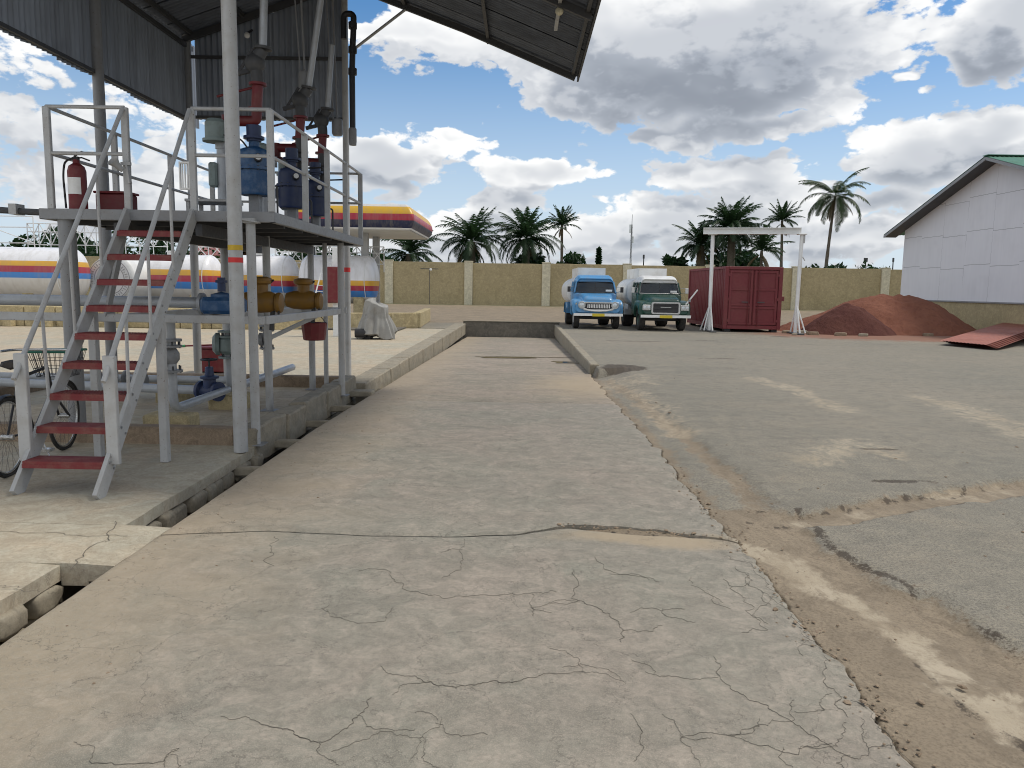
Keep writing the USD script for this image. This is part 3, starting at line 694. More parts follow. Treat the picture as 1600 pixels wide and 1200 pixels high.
lk = Thing('driveway_kerb', 'long raised concrete kerb left of the sunken driveway', 'kerb', (-2.8, 13, 0))
a = 12.9
for i in range(9):
    b = min(a + 2.46, 35.2); lk.part('kerb_stone', rough_bar((-3.0, a + .008, -.45), (-2.50 - .10 * (1 - (i / 8.0)), b, .045), 30 + i, .012), M['kerb']); a = b
rk = Thing('driveway_kerb', 'short pale kerb right of the sunken driveway, broken off at its near end', 'kerb', (1.66, 17, 0))
a = 16.9
for i in range(7):
    b = min(a + 2.62, 35.2); rk.part('kerb_stone', rough_bar((1.56, a + .008, -.45), (1.76, b, .05), 50 + i, .010), M['kerb']); a = b
ew = Thing('end_wall', 'low dark grey concrete wall closing the far end of the driveway', 'wall', (-.4, 35.3, -.55))
ew.part('wall_block', rough_bar((-2.62, 35.22, -.62), (1.78, 35.42, .14), 71, .010), M['dark_concrete'])
ew.part('coping', rough_bar((-2.66, 35.19, .142), (1.82, 35.46, .17), 72, .004), M['kerb'])
# ------------------------------------------------------------------ loading platform (steel)
DX0, DX1, DY0, DY1, DZ = -4.98, -2.55, 8.02, 12.5, 2.43
lp = Thing('loading_platform', 'grey steel loading platform on round posts with railings and a pipework shelf below', 'loading platform', (-3.8, 10.2, 0))
S, SL, SDK = M['steel'], M['steel_light'], M['steel_dark']
# deck plates, edge channels, joists
for i in range(3):
    for j in range(4):
        xa, xb = DX0 + (DX1 - DX0) / 3 * i, DX0 + (DX1 - DX0) / 3 * (i + 1); ya, yb = DY0 + (DY1 - DY0) / 4 * j, DY0 + (DY1 - DY0) / 4 * (j + 1)
        lp.part('deck_plate', MB().box((xa + .003, ya + .003, DZ - .006), (xb - .003, yb - .003, DZ)), S)
def channel(mb, a, b, h, w, out):
    """a U channel from a to b, its web to the outside"""
    a, b, out = np.asarray(a, float), np.asarray(b, float), np.asarray(out, float)
    up = np.array([0, 0, h / 2])
    mb.beam(a, b, .008, h); mb.beam(a + up - out * w / 2, b + up - out * w / 2, w, .008); mb.beam(a - up - out * w / 2, b - up - out * w / 2, w, .008)
for a, b, o in (((DX0, DY0, 0), (DX1, DY0, 0), (0, -1, 0)), ((DX1, DY0, 0), (DX1, DY1, 0), (1, 0, 0)), ((DX0, DY1, 0), (DX1, DY1, 0), (0, 1, 0)), ((DX0, DY0, 0), (DX0, DY1, 0), (-1, 0, 0))):
    mb = MB(); channel(mb, np.array(a) + (0, 0, DZ - .052), np.array(b) + (0, 0, DZ - .052), .10, .05, o); lp.part('edge_channel', mb, S)
for y in np.linspace(DY0 + .5, DY1 - .5, 6):
    lp.part('joist', MB().beam((DX0 + .05, y, DZ - .07), (DX1 - .05, y, DZ - .07), .05, .12), SDK)
for x in (-4.2, -3.35):
    lp.part('bearer', MB().beam((x, DY0 + .04, DZ - .19), (x, DY1 - .04, DZ - .19), .07, .12), SDK)
# posts under the deck
for (x, y, rr) in ((-4.76, 8.12, .085), (-2.79, 8.0, .048), (-3.36, 10.2, .05), (-2.74, 11.75, .048), (-4.72, 12.3, .06), (-3.36, 12.35, .05), (-3.02, 11.9, .035)):
    t = Nodes
    mb = MB().tube((x, y, 0), (x, y, DZ - .10), rr, 18)
    p = lp.part('post', mb, S if rr > .06 else SL)
    lp.part('base_plate', MB().box((x - rr - .05, y - rr - .05, 0.0), (x + rr + .05, y + rr + .05, .012)), S, parent=p)
lp.part('bracket', MB().beam((-3.0, 7.98, DZ - .06), (-2.70, 7.98, DZ - .11), .14, .015).beam((-2.79, 8.0, DZ - .12), (-2.79, 8.0, DZ - .07), .12, .12), SL)
# railings: flat posts, round rails
def rail_post(x, y, w=.07, d=.045, h=1.02): lp.part('rail_post', MB().box((x - w / 2, y - d / 2, DZ), (x + w / 2, y + d / 2, DZ + h), .006), SL)
rail_pts = {}
for (x, y) in ((-4.86, 8.04), (-4.06, 8.04), (-3.38, 8.04), (-2.58, 8.04), (-2.58, 9.3), (-2.58, 10.35), (-2.58, 11.4), (-2.58, 12.46), (-4.94, 9.5), (-4.94, 11.0), (-4.94, 12.46), (-3.76, 12.46)):
    rail_post(x, y)
for z in (DZ + 1.02, DZ + .56):
    for a, b in (((-4.86, 8.04), (-4.06, 8.04)), ((-3.38, 8.04), (-2.58, 8.04)), ((-2.58, 8.04), (-2.58, 12.46)), ((-4.86, 8.04), (-4.94, 12.46)), ((-4.94, 12.46), (-2.58, 12.46))):
        lp.part('rail', MB().tube((*a, z), (*b, z), .019, 10), SL)
# shelf frame half way up, pipework stands on it
zs = 1.30
for a, b in (((-6.6, 8.42, zs), (-2.80, 8.42, zs)), ((-2.80, 8.42, zs), (-2.76, 11.7, zs)), ((-4.7, 12.2, zs), (-2.76, 12.2, zs)), ((-3.5, 8.42, zs), (-3.5, 12.2, zs)), ((-4.4, 8.42, zs), (-4.4, 12.2, zs))):
    lp.part('shelf_beam', MB().beam(a, b, .06, .09, bev=.006), SL)
lp.part('brace', MB().beam((-3.34, 10.2, .98), (-2.80, 10.55, 1.27), .05, .05), SL)
lp.part('brace', MB().beam((-4.55, 8.42, 1.32), (-4.12, 8.10, 2.33), .05, .05), S)

# ------------------------------------------------------------------ staircase
st = Thing('staircase', 'steep steel staircase with red treads and tube handrails', 'staircase', (-3.65, 6.0, 0))
sl = (np.array([-3.985, 5.90, 0.0]), np.array([-4.06, 8.02, DZ - .03])); sr = (np.array([-3.285, 5.82, 0.0]), np.array([-3.38, 8.02, DZ - .03]))
at = lambda s, z: s[0] + (s[1] - s[0]) * (z / s[1][2])
for s in (sl, sr):
    p = st.part('stringer', MB().beam(s[0] + (0, 0, .0), s[1], .035, .135, up=(0, -1, 1)), SL)
    mb = MB()
    for k in range(1, 10):
        q = at(s, .245 * k - .02); side = -1 if s is sl else 1
        for dz in (-.03, .03): mb.lathe([(0, 0), (.011, 0), (.011, .008), (0, .010)], q + (side * .018 if s is sr else -.018, -dz, dz), (side, 0, 0), 6)
    st.part('bolts', mb, S, parent=p)
for k in range(1, 10):
    z = .243 * k; a, b = at(sl, z), at(sr, z)
    mb = MB().box((a[0] + .02, (a[1] + b[1]) / 2 - .10, z - .014), (b[0] - .02, (a[1] + b[1]) / 2 + .12, z + .014), .004)
    mb.box((a[0] + .02, (a[1] + b[1]) / 2 - .104, z - .042), (b[0] - .02, (a[1] + b[1]) / 2 - .094, z - .010))
    if k > 2:
        for x in np.linspace(a[0] + .05, b[0] - .05, 22): mb.box((x - .006, (a[1] + b[1]) / 2 - .10, z + .013), (x + .006, (a[1] + b[1]) / 2 + .11, z + .019))
    st.part('tread', mb, M['tread_red'])
for s, side in ((sl, -1), (sr, 1)):
    q = at(s, .25); ft = q + (side * .03, .0, 0)
    st.part('newel_post', MB().box(ft + (-.05, -.022, -.02), ft + (.05, .022, .86), .005), SL)
    e0 = q + (side * .03, -.10, .66); top = np.array([s[1][0], 8.0, DZ + 1.0]); up1 = q + (side * .03, .02, .86)
    p = st.part('handrail', MB().tube(e0, top, .021, 12), SL)
    for zz in (.62, 1.15, 1.75):
        c = at(s, zz); L = np.clip((c[1] - e0[1]) / (top[1] - e0[1]), 0, 1); h = e0 + (top - e0) * L
        st.part('baluster', MB().tube(c + (side * .01, 0, .02), (h[0], c[1], h[2]), .014, 10), SL)
for (x, y, zt) in ((-3.355, 7.13, 1.40), (-4.08, 7.3, 1.5)):
    st.part('support_post', MB().box((x - .037, y - .037, 0), (x + .037, y + .037, zt), .006), SL)

# ------------------------------------------------------------------ canopy over the platform
RX, RZ, EL_, ELZ, ER, ERZ = -3.13, 6.95, -5.98, 5.98, 1.00, 5.53
RY0, RY1 = 6.4, 14.2
cn = Thing('canopy', 'open gabled canopy of corrugated sheets on tall grey poles above the loading platform', 'canopy', (-3.1, 10.5, 0))
def corr(o, u, v, W, L, amp=.018, pitch=.105, thick=.0016, curve=0.0):
    """a corrugated sheet: o corner, u across the corrugations (width W), v along them (length L)"""
    u, v = np.asarray(u, float), np.asarray(v, float); nrm = np.cross(u, v)
    n = max(6, int(W / pitch * 8)); s = np.linspace(0, W, n); t = np.linspace(0, L, 2 if curve == 0 else 9)
    S, T = np.meshgrid(s, t)
    P = np.asarray(o, float) + S[..., None] * u + T[..., None] * v + (amp * np.cos(2 * np.pi * S / pitch) + curve * (T / L) ** 2)[..., None] * nrm
    return MB().grid(P)
nrm = lambda a: np.asarray(a, float) / np.linalg.norm(a)
ul = np.array([RX - EL_, 0, RZ - ELZ]); ur = np.array([ER - RX, 0, ERZ - RZ])
k = 0
for y in np.arange(RY0, RY1 - .1, .78):
    w = min(.86, RY1 - y)
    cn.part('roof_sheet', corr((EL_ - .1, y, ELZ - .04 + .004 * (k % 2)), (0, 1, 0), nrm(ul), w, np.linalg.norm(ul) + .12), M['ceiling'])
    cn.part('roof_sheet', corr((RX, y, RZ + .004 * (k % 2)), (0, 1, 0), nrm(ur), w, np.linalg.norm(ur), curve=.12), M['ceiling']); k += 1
for i, y in enumerate(np.arange(RY0, RY1 - .2, .62)):
    cn.part('skirt_sheet', corr((EL_ + .02, y, 4.50 + .012 * ((i * 7) % 3 - 1)), (0, 1, 0), (0, 0, 1), .64, 1.42), M['sheet'])
for i, x in enumerate(np.arange(EL_ + .18, RX - .1, .70)):
    zt = ELZ + (RZ - ELZ) * (x + .35 - EL_) / (RX - EL_)
    cn.part('gable_sheet', corr((x, 14.06 + .003 * (i % 2), 4.57), (1, 0, 0), (0, 0, 1), min(.72, RX - x), zt - 4.57), M['sheet'])
cn.part('skirt_rail', MB().beam((EL_ + .06, RY0, 4.55), (EL_ + .06, RY1, 4.55), .05, .05).beam((EL_ + .06, RY0, 5.80), (EL_ + .06, RY1, 5.80), .05, .07), SDK)
cn.part('gable_rail', MB().beam((EL_ + .1, 14.0, 4.60), (RX, 14.0, 4.60), .05, .05).beam((EL_ + .1, 14.0, 5.62), (RX, 14.0, 5.62), .04, .05), SDK)
for y in (7.64, 10.9, 13.95):
    mb = MB().beam((EL_, y, ELZ - .10), (RX, y, RZ - .10), .06, .10).beam((RX, y, RZ - .10), ((RX + ER) / 2, y, (RZ + ERZ) / 2 - .12), .06, .10).beam(((RX + ER) / 2, y, (RZ + ERZ) / 2 - .12), (ER - .12, y, ERZ - .19), .06, .10)
    mb.beam((EL_ + .05, y, 5.72), (RX, y, 6.2), .05, .05) if y < 13 else None
    cn.part('rafter', mb, SDK)
for f in (.06, .38, .70, .97):
    q = np.array([EL_, 0, ELZ]) * (1 - f) + np.array([RX, 0, RZ]) * f
    cn.part('purlin', MB().beam(q + (0, RY0, -.05), q + (0, RY1, -.05), .05, .07), SDK)
for f in (.25, .60, .96):
    q = np.array([RX, 0, RZ]) * (1 - f) + np.array([ER, 0, ERZ]) * f - np.array([0, 0, .0 + .12 * f * f])
    cn.part('purlin', MB().beam(q + (0, RY0, -.06), q + (0, RY1, -.06), .05, .07), SDK)
cn.part('edge_trim', MB().beam((ER - .06, RY0, ERZ - .15), (ER - .06, RY1, ERZ - .15), .03, .08), SDK)
for x, y, rr, zt, mt in ((-2.82, 7.64, .070, 6.78, SL), (-5.90, 11.0, .075, 6.0, S), (-5.92, 14.0, .070, 6.0, S), (-3.13, 13.92, .055, 6.85, SL)):
    p = cn.part('pole', MB().tube((x, y, 0), (x, y, zt), rr, 22), mt)
    if x > -4:
        zs_ = ((2.02, .05, 'band_yellow'), (1.90, .05, 'band_red')) if y < 8 else ((1.93, .08, 'band_red'),)
        for z0, h, mm in zs_:
            cn.part('paint_band', MB().lathe([(rr + .0015, 0), (rr + .0015, h)], (x, y, z0), n=22), M[mm], parent=p)
cn.part('strut', MB().tube((-3.05, 13.95, 5.72), (-2.0, 13.95, 6.50), .024, 10), SL)
# strip lamp under the right wing
lamp = Thing('strip_lamp', 'unlit strip lamp with a round bulb under the right wing of the canopy', 'lamp', (.42, 10.9, 5.45))
qa, qb = atY(882, 12, 9.7), atY(868, 52, 12.0)
for q in (qa, qb): q[2] = RZ + (ERZ - RZ) * (q[0] - RX) / (ER - RX) - .20
lamp.part('batten', MB().beam(qa, qb, .05, .04), M['steel_light']); c = (qa * .45 + qb * .55)
lamp.part('bulb', MB().ball(c - (0, 0, .09), .055), M['pillar'])
lamp.part('hanger', MB().tube(qa, qa + (0, 0, .16), .008).tube(qb, qb + (0, 0, .16), .008), SDK)
bl = Thing('ceiling_bulb', 'small white bulb against the corrugated gable sheets', 'lamp', (-5.1, 13.8, 5.6))
c = atY(386, 55, 13.7)
bl.part('bulb', MB().ball(c, .05), M['white_small']); bl.part('holder', MB().tube(c + (0, 0, .03), c + (0, .25, .16), .02), M['black'])

# ------------------------------------------------------------------ loading arms
def arm(y, x, tube_to, sw_to, label, red_base=3.0):
    t = Thing('loading_boom', label, 'loading arm', (x, y, DZ), group='loading arms on the platform')
    P = lambda *a: np.array(a, float)
    sw = P(*sw_to); zb, zt = 3.72, sw[2] - .42
    mb = MB().tube((x - .02, y, zb), (x, y, zt), .062, 16).lathe([(.0, 0), (.10, 0), (.10, .028), (0, .028)], (x, y, zt)).lathe([(0, 0), (.10, 0), (.10, .028), (0, .028)], (x - .02, y, zb - .02))
    t.part('riser', mb, M['red'])
    t.part('elbow', MB().pipe([(x - .02, y, zb - .01), (x - .02, y, zb - .14), (x - .36, y, zb - .14)], .06, 14, .12), M['red_dark'])
    t.part('valve_handle', MB().tube((x - .05, y, zb + .24), (x - .46, y - .05, zb + .12), .014), M['red_dark'])
    a, b = P(x, y, zt + .03), sw
    mid = (a + b) / 2 + (-.06, 0, .02)
    mb = MB().ball(mid, .115, (1, 1, 1), 2).pipe([a, a + (0, 0, .06), mid, b - (b - mid) * .1], .072, 14, .08).lathe([(0, 0), (.105, 0), (.105, .03), (0, .03)], b - (0, 0, .02), P(*tube_to) - b)
    t.part('swivel', mb, M['steel_dark'])
    t.part('balance_bar', MB().beam(mid + (.05, 0, -.05), mid + (-.24, 0, -.12), .04, .05).beam(mid + (-.22, 0, -.14), mid + (-.02, 0, .17), .02, .03), M['black'])
    t.part('drop_tube', MB().tube(b, tube_to, .043, 16), M['pipe'])
    t.part('neck', MB().tube((x - .36, y, zb - .30), (x - .36, y, zb - .08), .07, 14).lathe([(0, 0), (.11, 0), (.11, .03), (0, .03)], (x - .36, y, zb - .30)), M['red_dark'])
    return t
arm(9.25, -3.10, (-2.93, 9.2, 6.25), (-3.03, 9.25, 4.40), 'loading arm nearest to the stairs, with silver drop tube and red riser')
arm(11.0, -3.10, (-2.60, 10.8, 6.4), (-2.98, 11.0, 4.40), 'loading arm in the middle of the three, red riser under a leaning tube')
arm(12.2, -3.10, (-2.93, 12.15, 5.3), (-3.02, 12.2, 4.38), 'farthest loading arm, short upright tube beside the drop pipe')
for px, pt, pb, Yc, lab in ((476, 112, 150, 11.15, 'grey counterweight hung between the first two loading arms'), (527, 186, 212, 12.3, 'grey counterweight hung beside the far loading arm')):
    a, b = atY(px, pt, Yc), atY(px, pb, Yc); w = .085
    cw = Thing('counterweight', lab, 'counterweight', (a[0], Yc, b[2]))
    cw.part('weight', MB().lathe([(0, 0), (w * .8, .0), (w, .03), (w, a[2] - b[2] - .03), (w * .8, a[2] - b[2]), (0, a[2] - b[2])], (a[0], Yc, b[2]), n=14), M['steel'])
    cw.part('rod', MB().tube(a, (a[0] - .06, Yc, 6.4), .014).tube(a + (-.06, 0, .0), (a[0] - .16, Yc, 6.3), .010), S)
dp = Thing('drop_pipe', 'black vertical hose pipe with grey end cup hanging by the far pole', 'pipe', (-2.66, 12.25, 4.0))
q0 = atY(551, 200, 12.25); q1 = atY(553, 28, 12.25); q2 = atY(537, 34, 12.25)
dp.part('pipe', MB().pipe([q0, atY(550, 110, 12.25), q1 + (0, 0, .06), (q2[0], 12.25, q1[2] + .06), q2 - (0, 0, .25)], .045, 14, .12), M['black'])
mb = MB()
for py in (40, 78, 112): mb.tube(atY(551, py + 5, 12.25), atY(551, py - 5, 12.25), .065, 14)
dp.part('coupling', mb, M['black'])
dp.part('end_cup', MB().lathe([(0, -.26), (.055, -.26), (.062, -.2), (.062, -.02), (.05, 0), (0, 0)], q0, n=16), M['steel'])

# ------------------------------------------------------------------ meters on the deck
def flange(mb, c, ax, r, t=.03): mb.lathe([(0, -t / 2), (r, -t / 2), (r, t / 2), (0, t / 2)], c, ax, 18)
def meter(x, y, label, mat_):
    t = Thing('flow_meter', label, 'flow meter', (x, y, DZ), group='flow meters on the deck')
    z = DZ + .30
    mb = MB().lathe([(0, 0), (.17, 0), (.19, .03), (.19, .46), (.16, .52), (.06, .56), (.06, .64), (0, .64)], (x, y, z), n=20)
    flange(mb, (x, y, z + .30), (0, 0, 1), .215); mb.tube((x - .30, y, z + .2), (x, y, z + .2), .07); t.part('body', mb, mat_)
    t.part('leg', MB().box((x - .06, y - .06, DZ), (x + .06, y + .06, z + .01)), S)
    for k in range(12):
        a = k * math.pi / 6; q = np.array((x + .20 * math.cos(a), y + .20 * math.sin(a), z + .275)); t.part('bolt', MB().tube(q, q + (0, 0, .05), .011, 6), M['steel_dark'])
    t.part('gauge', MB().lathe([(0, 0), (.045, 0), (.048, .02), (.045, .05), (0, .055)], (x + .10, y - .17, z + .40), (.4, -1, .2), 18), M['black'])
    t.part('gauge_face', MB().lathe([(0, 0), (.034, 0), (.034, .004), (0, .004)], np.array((x + .10, y - .17, z + .40)) + nrm((.4, -1, .2)) * .055, (.4, -1, .2), 18), M['white_small'])
    t.part('drain_line', MB().pipe([(x + .17, y, z + .12), (x + .26, y, z + .12), (x + .26, y, DZ + .02)], .013, 8, .05), M['steel_dark']); t.part('vent_line', MB().pipe([(x - .02, y - .1, z + .50), (x - .10, y - .16, z + .62), (x - .30, y - .16, z + .66)], .010, 6, .05), M['black'])
    mb = MB().tube((x, y, z + .62), (x, y, z + .80), .085, 14); flange(mb, (x, y, z + .66), (0, 0, 1), .12); t.part('neck', mb, M['navy'])
    mb = MB().tube((x - .36, y - .05, DZ + .02), (x - .36, y - .05, z + .56), .062, 14)
    mb.pipe([(x - .36, y - .05, z + .52), (x - .36, y - .05, z + .62), (x - .20, y, z + .62)], .075, 12, .08); t.part('air_pipe', mb, M['pipe'])
    mb = MB().lathe([(0, 0), (.10, 0), (.12, .03), (.12, .20), (.09, .24), (0, .25)], (x - .40, y - .12, z + .60), n=14); flange(mb, (x - .40, y - .12, z + .60), (0, 0, 1), .15)
    t.part('gauge_box', MB().box((x - .50, y - .14, z + .08), (x - .40, y - .02, z + .36), .02), M['green_grey']); t.part('air_eliminator', mb, M['green_grey'])
    return t
nrm = lambda a: np.asarray(a, float) / np.linalg.norm(a)
meter(-3.16, 9.25, 'large blue flow meter at the near corner of the deck', M['blue_meter'])
meter(-3.16, 10.75, 'navy flow meter in the middle of the deck', M['navy'])
meter(-3.16, 11.95, 'dark navy flow meter at the far end of the deck', M['navy'])
for y in (10.95, 12.15):
    t = Thing('pipe_valve', 'dark valve stack under the middle loading arm' if y < 11.5 else 'dark valve stack under the far loading arm', 'valve', (-3.1, y, 3.2))
    mb = MB().tube((-3.09, y, 3.05), (-3.11, y, 3.7), .05, 12)
    for z in (3.12, 3.22, 3.40, 3.52): flange(mb, (-3.1, y, z), (0, 0, 1), .11, .025)
    t.part('body', mb, M['steel_dark']); t.part('lever', MB().tube((-3.1, y, 3.3), (-2.76, y - .1, 3.30), .012), M['black'])

# bench frame, extinguisher, box, lamp, crate on the landing
t = Thing('step_stool', 'small grey steel step standing on the deck behind the stair head', 'step', (-3.45, 8.6, DZ))
mb = MB().box((-3.66, 8.45, DZ + .14), (-3.16, 8.85, DZ + .17), .005)
t.part('top', mb, SL)
for x in (-3.63, -3.19):
    for y in (8.48, 8.82): t.part('leg', MB().box((x - .018, y - .018, DZ), (x + .018, y + .018, DZ + .14)), SL)
x, y = -4.66, 8.18
t = Thing('fire_extinguisher', 'red fire extinguisher with a white label on the stair landing', 'extinguisher', (x, y, DZ))
t.part('body', MB().lathe([(0, 0), (.085, 0), (.09, .015), (.09, .40), (.075, .45), (.035, .48), (.03, .52), (0, .52)], (x, y, DZ), n=22), M['red'])
a = np.linspace(-2.4, -.7, 9); t.part('label', MB().grid(np.stack([np.c_[x + .0915 * np.cos(a), y + .0915 * np.sin(a), a * 0 + z] for z in (DZ + .16, DZ + .33)], 0)), M['white_small'], smooth=True)
t.part('handle', MB().box((x - .02, y - .02, DZ + .51), (x + .03, y + .02, DZ + .55), .004).pipe([(x - .02, y, DZ + .55), (x + .06, y, DZ + .60), (x + .14, y, DZ + .58)], .009).pipe([(x - .02, y, DZ + .53), (x + .06, y, DZ + .54), (x + .14, y, DZ + .51)], .008), M['black'])
t.part('hose', MB().pipe([(x - .02, y, DZ + .54), (x - .11, y - .02, DZ + .50), (x - .135, y - .02, DZ + .36), (x - .12, y - .02, DZ + .02)], .011, 8, .08), M['black'])
t = Thing('fire_box', 'dark red box on the landing beside the fire extinguisher', 'box', (-4.42, 8.5, DZ))
t.part('case', MB().box((-4.58, 8.36, DZ), (-4.24, 8.6, DZ + .20), .012), M['red_dark']); t.part('lid', MB().box((-4.595, 8.345, DZ + .202), (-4.225, 8.615, DZ + .225), .006), M['red'])
q = atY(200, 268, 8.0)
t = Thing('horn', 'small pale horn bolted to the stair head post', 'horn', q)
t.part('mouth', MB().lathe([(.02, 0), (.03, .03), (.035, .08), (.06, .13), (.062, .135), (.05, .13), (.02, .06)], q + (-.03, -.05, .0), (-.35, -.6, .6), 16), SL)
t.part('bracket', MB().box(q + (-.06, -.03, .06), q + (.04, .0, .09)).beam(q + (0, -.01, .06), q + (.02, -.01, -.12), .02, .05), SL)
q = atY(290, 275, 8.05)
t = Thing('wall_tray', 'white slotted plastic tray hung on the right stair head post', 'tray', q)
w, h = .055, .14
t.part('frame', MB().box(q + (-w, -.03, -h), q + (-w + .012, .0, h)).box(q + (w - .012, -.03, -h), q + (w, 0, h)).box(q + (-w + .012, -.03, h - .02), q + (w - .012, 0, h)).box(q + (-w + .012, -.03, -h), q + (w - .012, 0, -h + .02)), M['white_small'])
for i in range(3): t.part('slat', MB().box(q + (-w + .024 + i * .026, -.022, -h + .021), q + (-w + .036 + i * .026, -.008, h - .021)), M['white_small'])
t = Thing('cable_tray', 'thin grey pipe run leading left from the deck edge', 'pipe', (-7, 8.3, 2.4))
t.part('pipe', MB().tube((-4.97, 8.2, DZ - .03), (-13, 8.9, DZ + .35), .035, 10), SDK); t.part('clamp', MB().box((-5.4, 8.17, DZ - .05), (-5.32, 8.32, DZ + .06)), SL); t.part('clamp', MB().box((-5.9, 8.21, DZ - .03), (-5.82, 8.36, DZ + .08)), SL)

# ------------------------------------------------------------------ pipework under the deck
def valve_wheel(t, c, r=.09, par=None):
    mb = MB().torus(c, (0, 0, 1), r, .012, 22, 7); mb.beam(np.add(c, (-r, 0, 0)), np.add(c, (r, 0, 0)), .014, .01).beam(np.add(c, (0, -r, 0)), np.add(c, (0, r, 0)), .014, .01).tube(np.add(c, (0, 0, -.16)), c, .012)
    t.part('hand_wheel', mb, M['black'], parent=par)
XR = -3.94
for i, (y0, y1, lab, mid) in enumerate(((8.62, 10.25, 'silver pipe riser nearest the stairs, on a stone block', 1), (10.35, 11.9, 'silver pipe riser with a big flanged strainer behind the tall pole', 2), (11.9, 13.2, 'farthest silver pipe riser at the back of the bund', 1))):
    t = Thing('pipe_riser', lab, 'pipe', (XR, y0, .2), group='silver product pipes in the bund')
    t.part('pipe', MB().pipe([(XR, y0, 1.34), (XR, y0, .26), (XR, y1, .27)], .058 if i else .05, 16, .16), M['pipe'])
    mb = MB()
    for z in (.98, 1.05, .70): flange(mb, (XR, y0, z), (0, 0, 1), .115 + .03 * (i == 1), .026)
    if i == 1:
        mb.lathe([(0, 0), (.09, 0), (.15, .05), (.16, .12), (.15, .20), (.09, .26), (0, .26)], (XR, y0, .74), n=20); mb.lathe([(0, 0), (.15, 0), (.15, .05), (.10, .09), (0, .10)], (XR - .12, y0 - .02, .88), (-1, -.3, 0), 16)
    else:
        mb.lathe([(.05, 0), (.085, .05), (.085, .12), (.05, .18)], (XR, y0, .78), n=16); mb.lathe([(0, 0), (.10, 0), (.10, .06), (0, .07)], (XR - .05, y0, .84), (-1, 0, 0), 14)
    t.part('valve_body', mb, M['green_grey' if i == 1 else 'steel'])
    mb = MB()
    for z in (.99, .71):
        for a in np.arange(6) * math.pi / 3: mb.tube((XR + .095 * math.cos(a), y0 + .095 * math.sin(a), z - .03), (XR + .095 * math.cos(a), y0 + .095 * math.sin(a), z + .05), .010, 6)
    t.part('bolts', mb, M['steel_dark'])
t = Thing('gate_valve', 'black gate valve on the ground pipes behind the tall pole', 'valve', (-4.35, 10.7, .2))
c = gnd(328, 612, .26); c = np.array([c[0], c[1], .27])
mb = MB().lathe([(0, -.16), (.13, -.16), (.13, -.12), (.08, -.10), (.09, 0), (.08, .10), (.13, .12), (.13, .16), (0, .16)], c, (1, -.4, 0), 18).lathe([(0, 0), (.085, 0), (.08, .16), (.12, .17), (.12, .20), (.06, .21), (.05, .32), (0, .33)], c, n=16)
t.part('body', mb, M['navy']); valve_wheel(t, c + (0, 0, .42), .10)
t = Thing('ground_pipes', 'pair of long silver pipes lying across the bund floor', 'pipe', (-5.6, 10.8, .2))
t.part('pipe', MB().tube((-9.5, 10.9, .27), (c[0] - .05, c[1] + .05, .27), .06, 14), M['pipe']); t.part('pipe', MB().tube((-9.5, 11.3, .27), (-4.1, 11.25, .27), .055, 14), M['pipe'])
mb = MB()
for x in (-6.1, -5.45): flange(mb, (x, 10.9, .27), (1, 0, 0), .13); flange(mb, (x + .05, 10.9, .27), (1, 0, 0), .13); flange(mb, (x + .25, 11.28, .27), (1, 0, 0), .12)
t.part('flange', mb, M['steel'])
t = Thing('shelf_pipe', 'grey pipe lying along the shelf into the blue strainer', 'pipe', (-4.6, 8.9, 1.4))
t.part('pipe', MB().tube((-6.5, 8.75, 1.47), (-3.62, 8.75, 1.47), .062, 16), M['pipe'])
t = Thing('strainer', 'blue strainer box on the shelf by the tall pole', 'strainer', (-3.5, 8.8, zs + .05))
t.part('body', MB().box((-3.60, 8.58, 1.352), (-3.16, 8.92, 1.54), .04).lathe([(0, 0), (.12, 0), (.12, .03), (.05, .05), (0, .06)], (-3.40, 8.75, 1.54)), M['blue_meter'])
t.part('flange', MB().lathe([(0, 0), (.125, 0), (.125, .035), (0, .035)], (-3.645, 8.75, 1.46), (1, 0, 0)), M['pipe']); t.part('bonnet_cap', MB().tube((-3.40, 8.75, 1.60), (-3.40, 8.75, 1.76), .045).box((-3.45, 8.7, 1.70), (-3.35, 8.8, 1.73)), M['navy'])
def yvalve(x, y, label):
    t = Thing('control_valve', label, 'valve', (x, y, 1.345), group='ochre control valves on the shelf', local=True)
    mb = MB().lathe([(0, -.24), (.10, -.24), (.11, -.21), (.13, -.14), (.14, 0), (.13, .12), (.10, .18), (0, .19)], (0, 0, .13), (1, 0, 0), 18)
    mb.lathe([(0, 0), (.10, 0), (.085, .06), (.085, .15), (.13, .17), (.14, .20), (.13, .23), (.07, .25), (0, .25)], (0, 0, .19), n=18)
    mb.lathe([(0, 0), (.12, 0), (.13, .03), (.12, .06), (.05, .07), (0, .07)], (.19, 0, .12), (1, 0, 0), 16)
    t.part('body', mb, M['yellow_valve'])
    t.part('bolt', MB().tube((.10, .0, .36), (.16, 0, .40), .014, 8), M['black']); t.part('bolt', MB().tube((.23, -.06, .03), (.23, -.06, -.05), .014, 8), M['black']); t.part('drip_pipe', MB().tube((.14, 0, .02), (.12, 0, -.22), .03, 10), M['steel_dark'])
    return t
yvalve(-3.22, 9.55, 'ochre control valve on the shelf nearest to the tall pole'); yvalve(-3.1, 11.0, 'ochre control valve on the shelf above the hanging bucket')
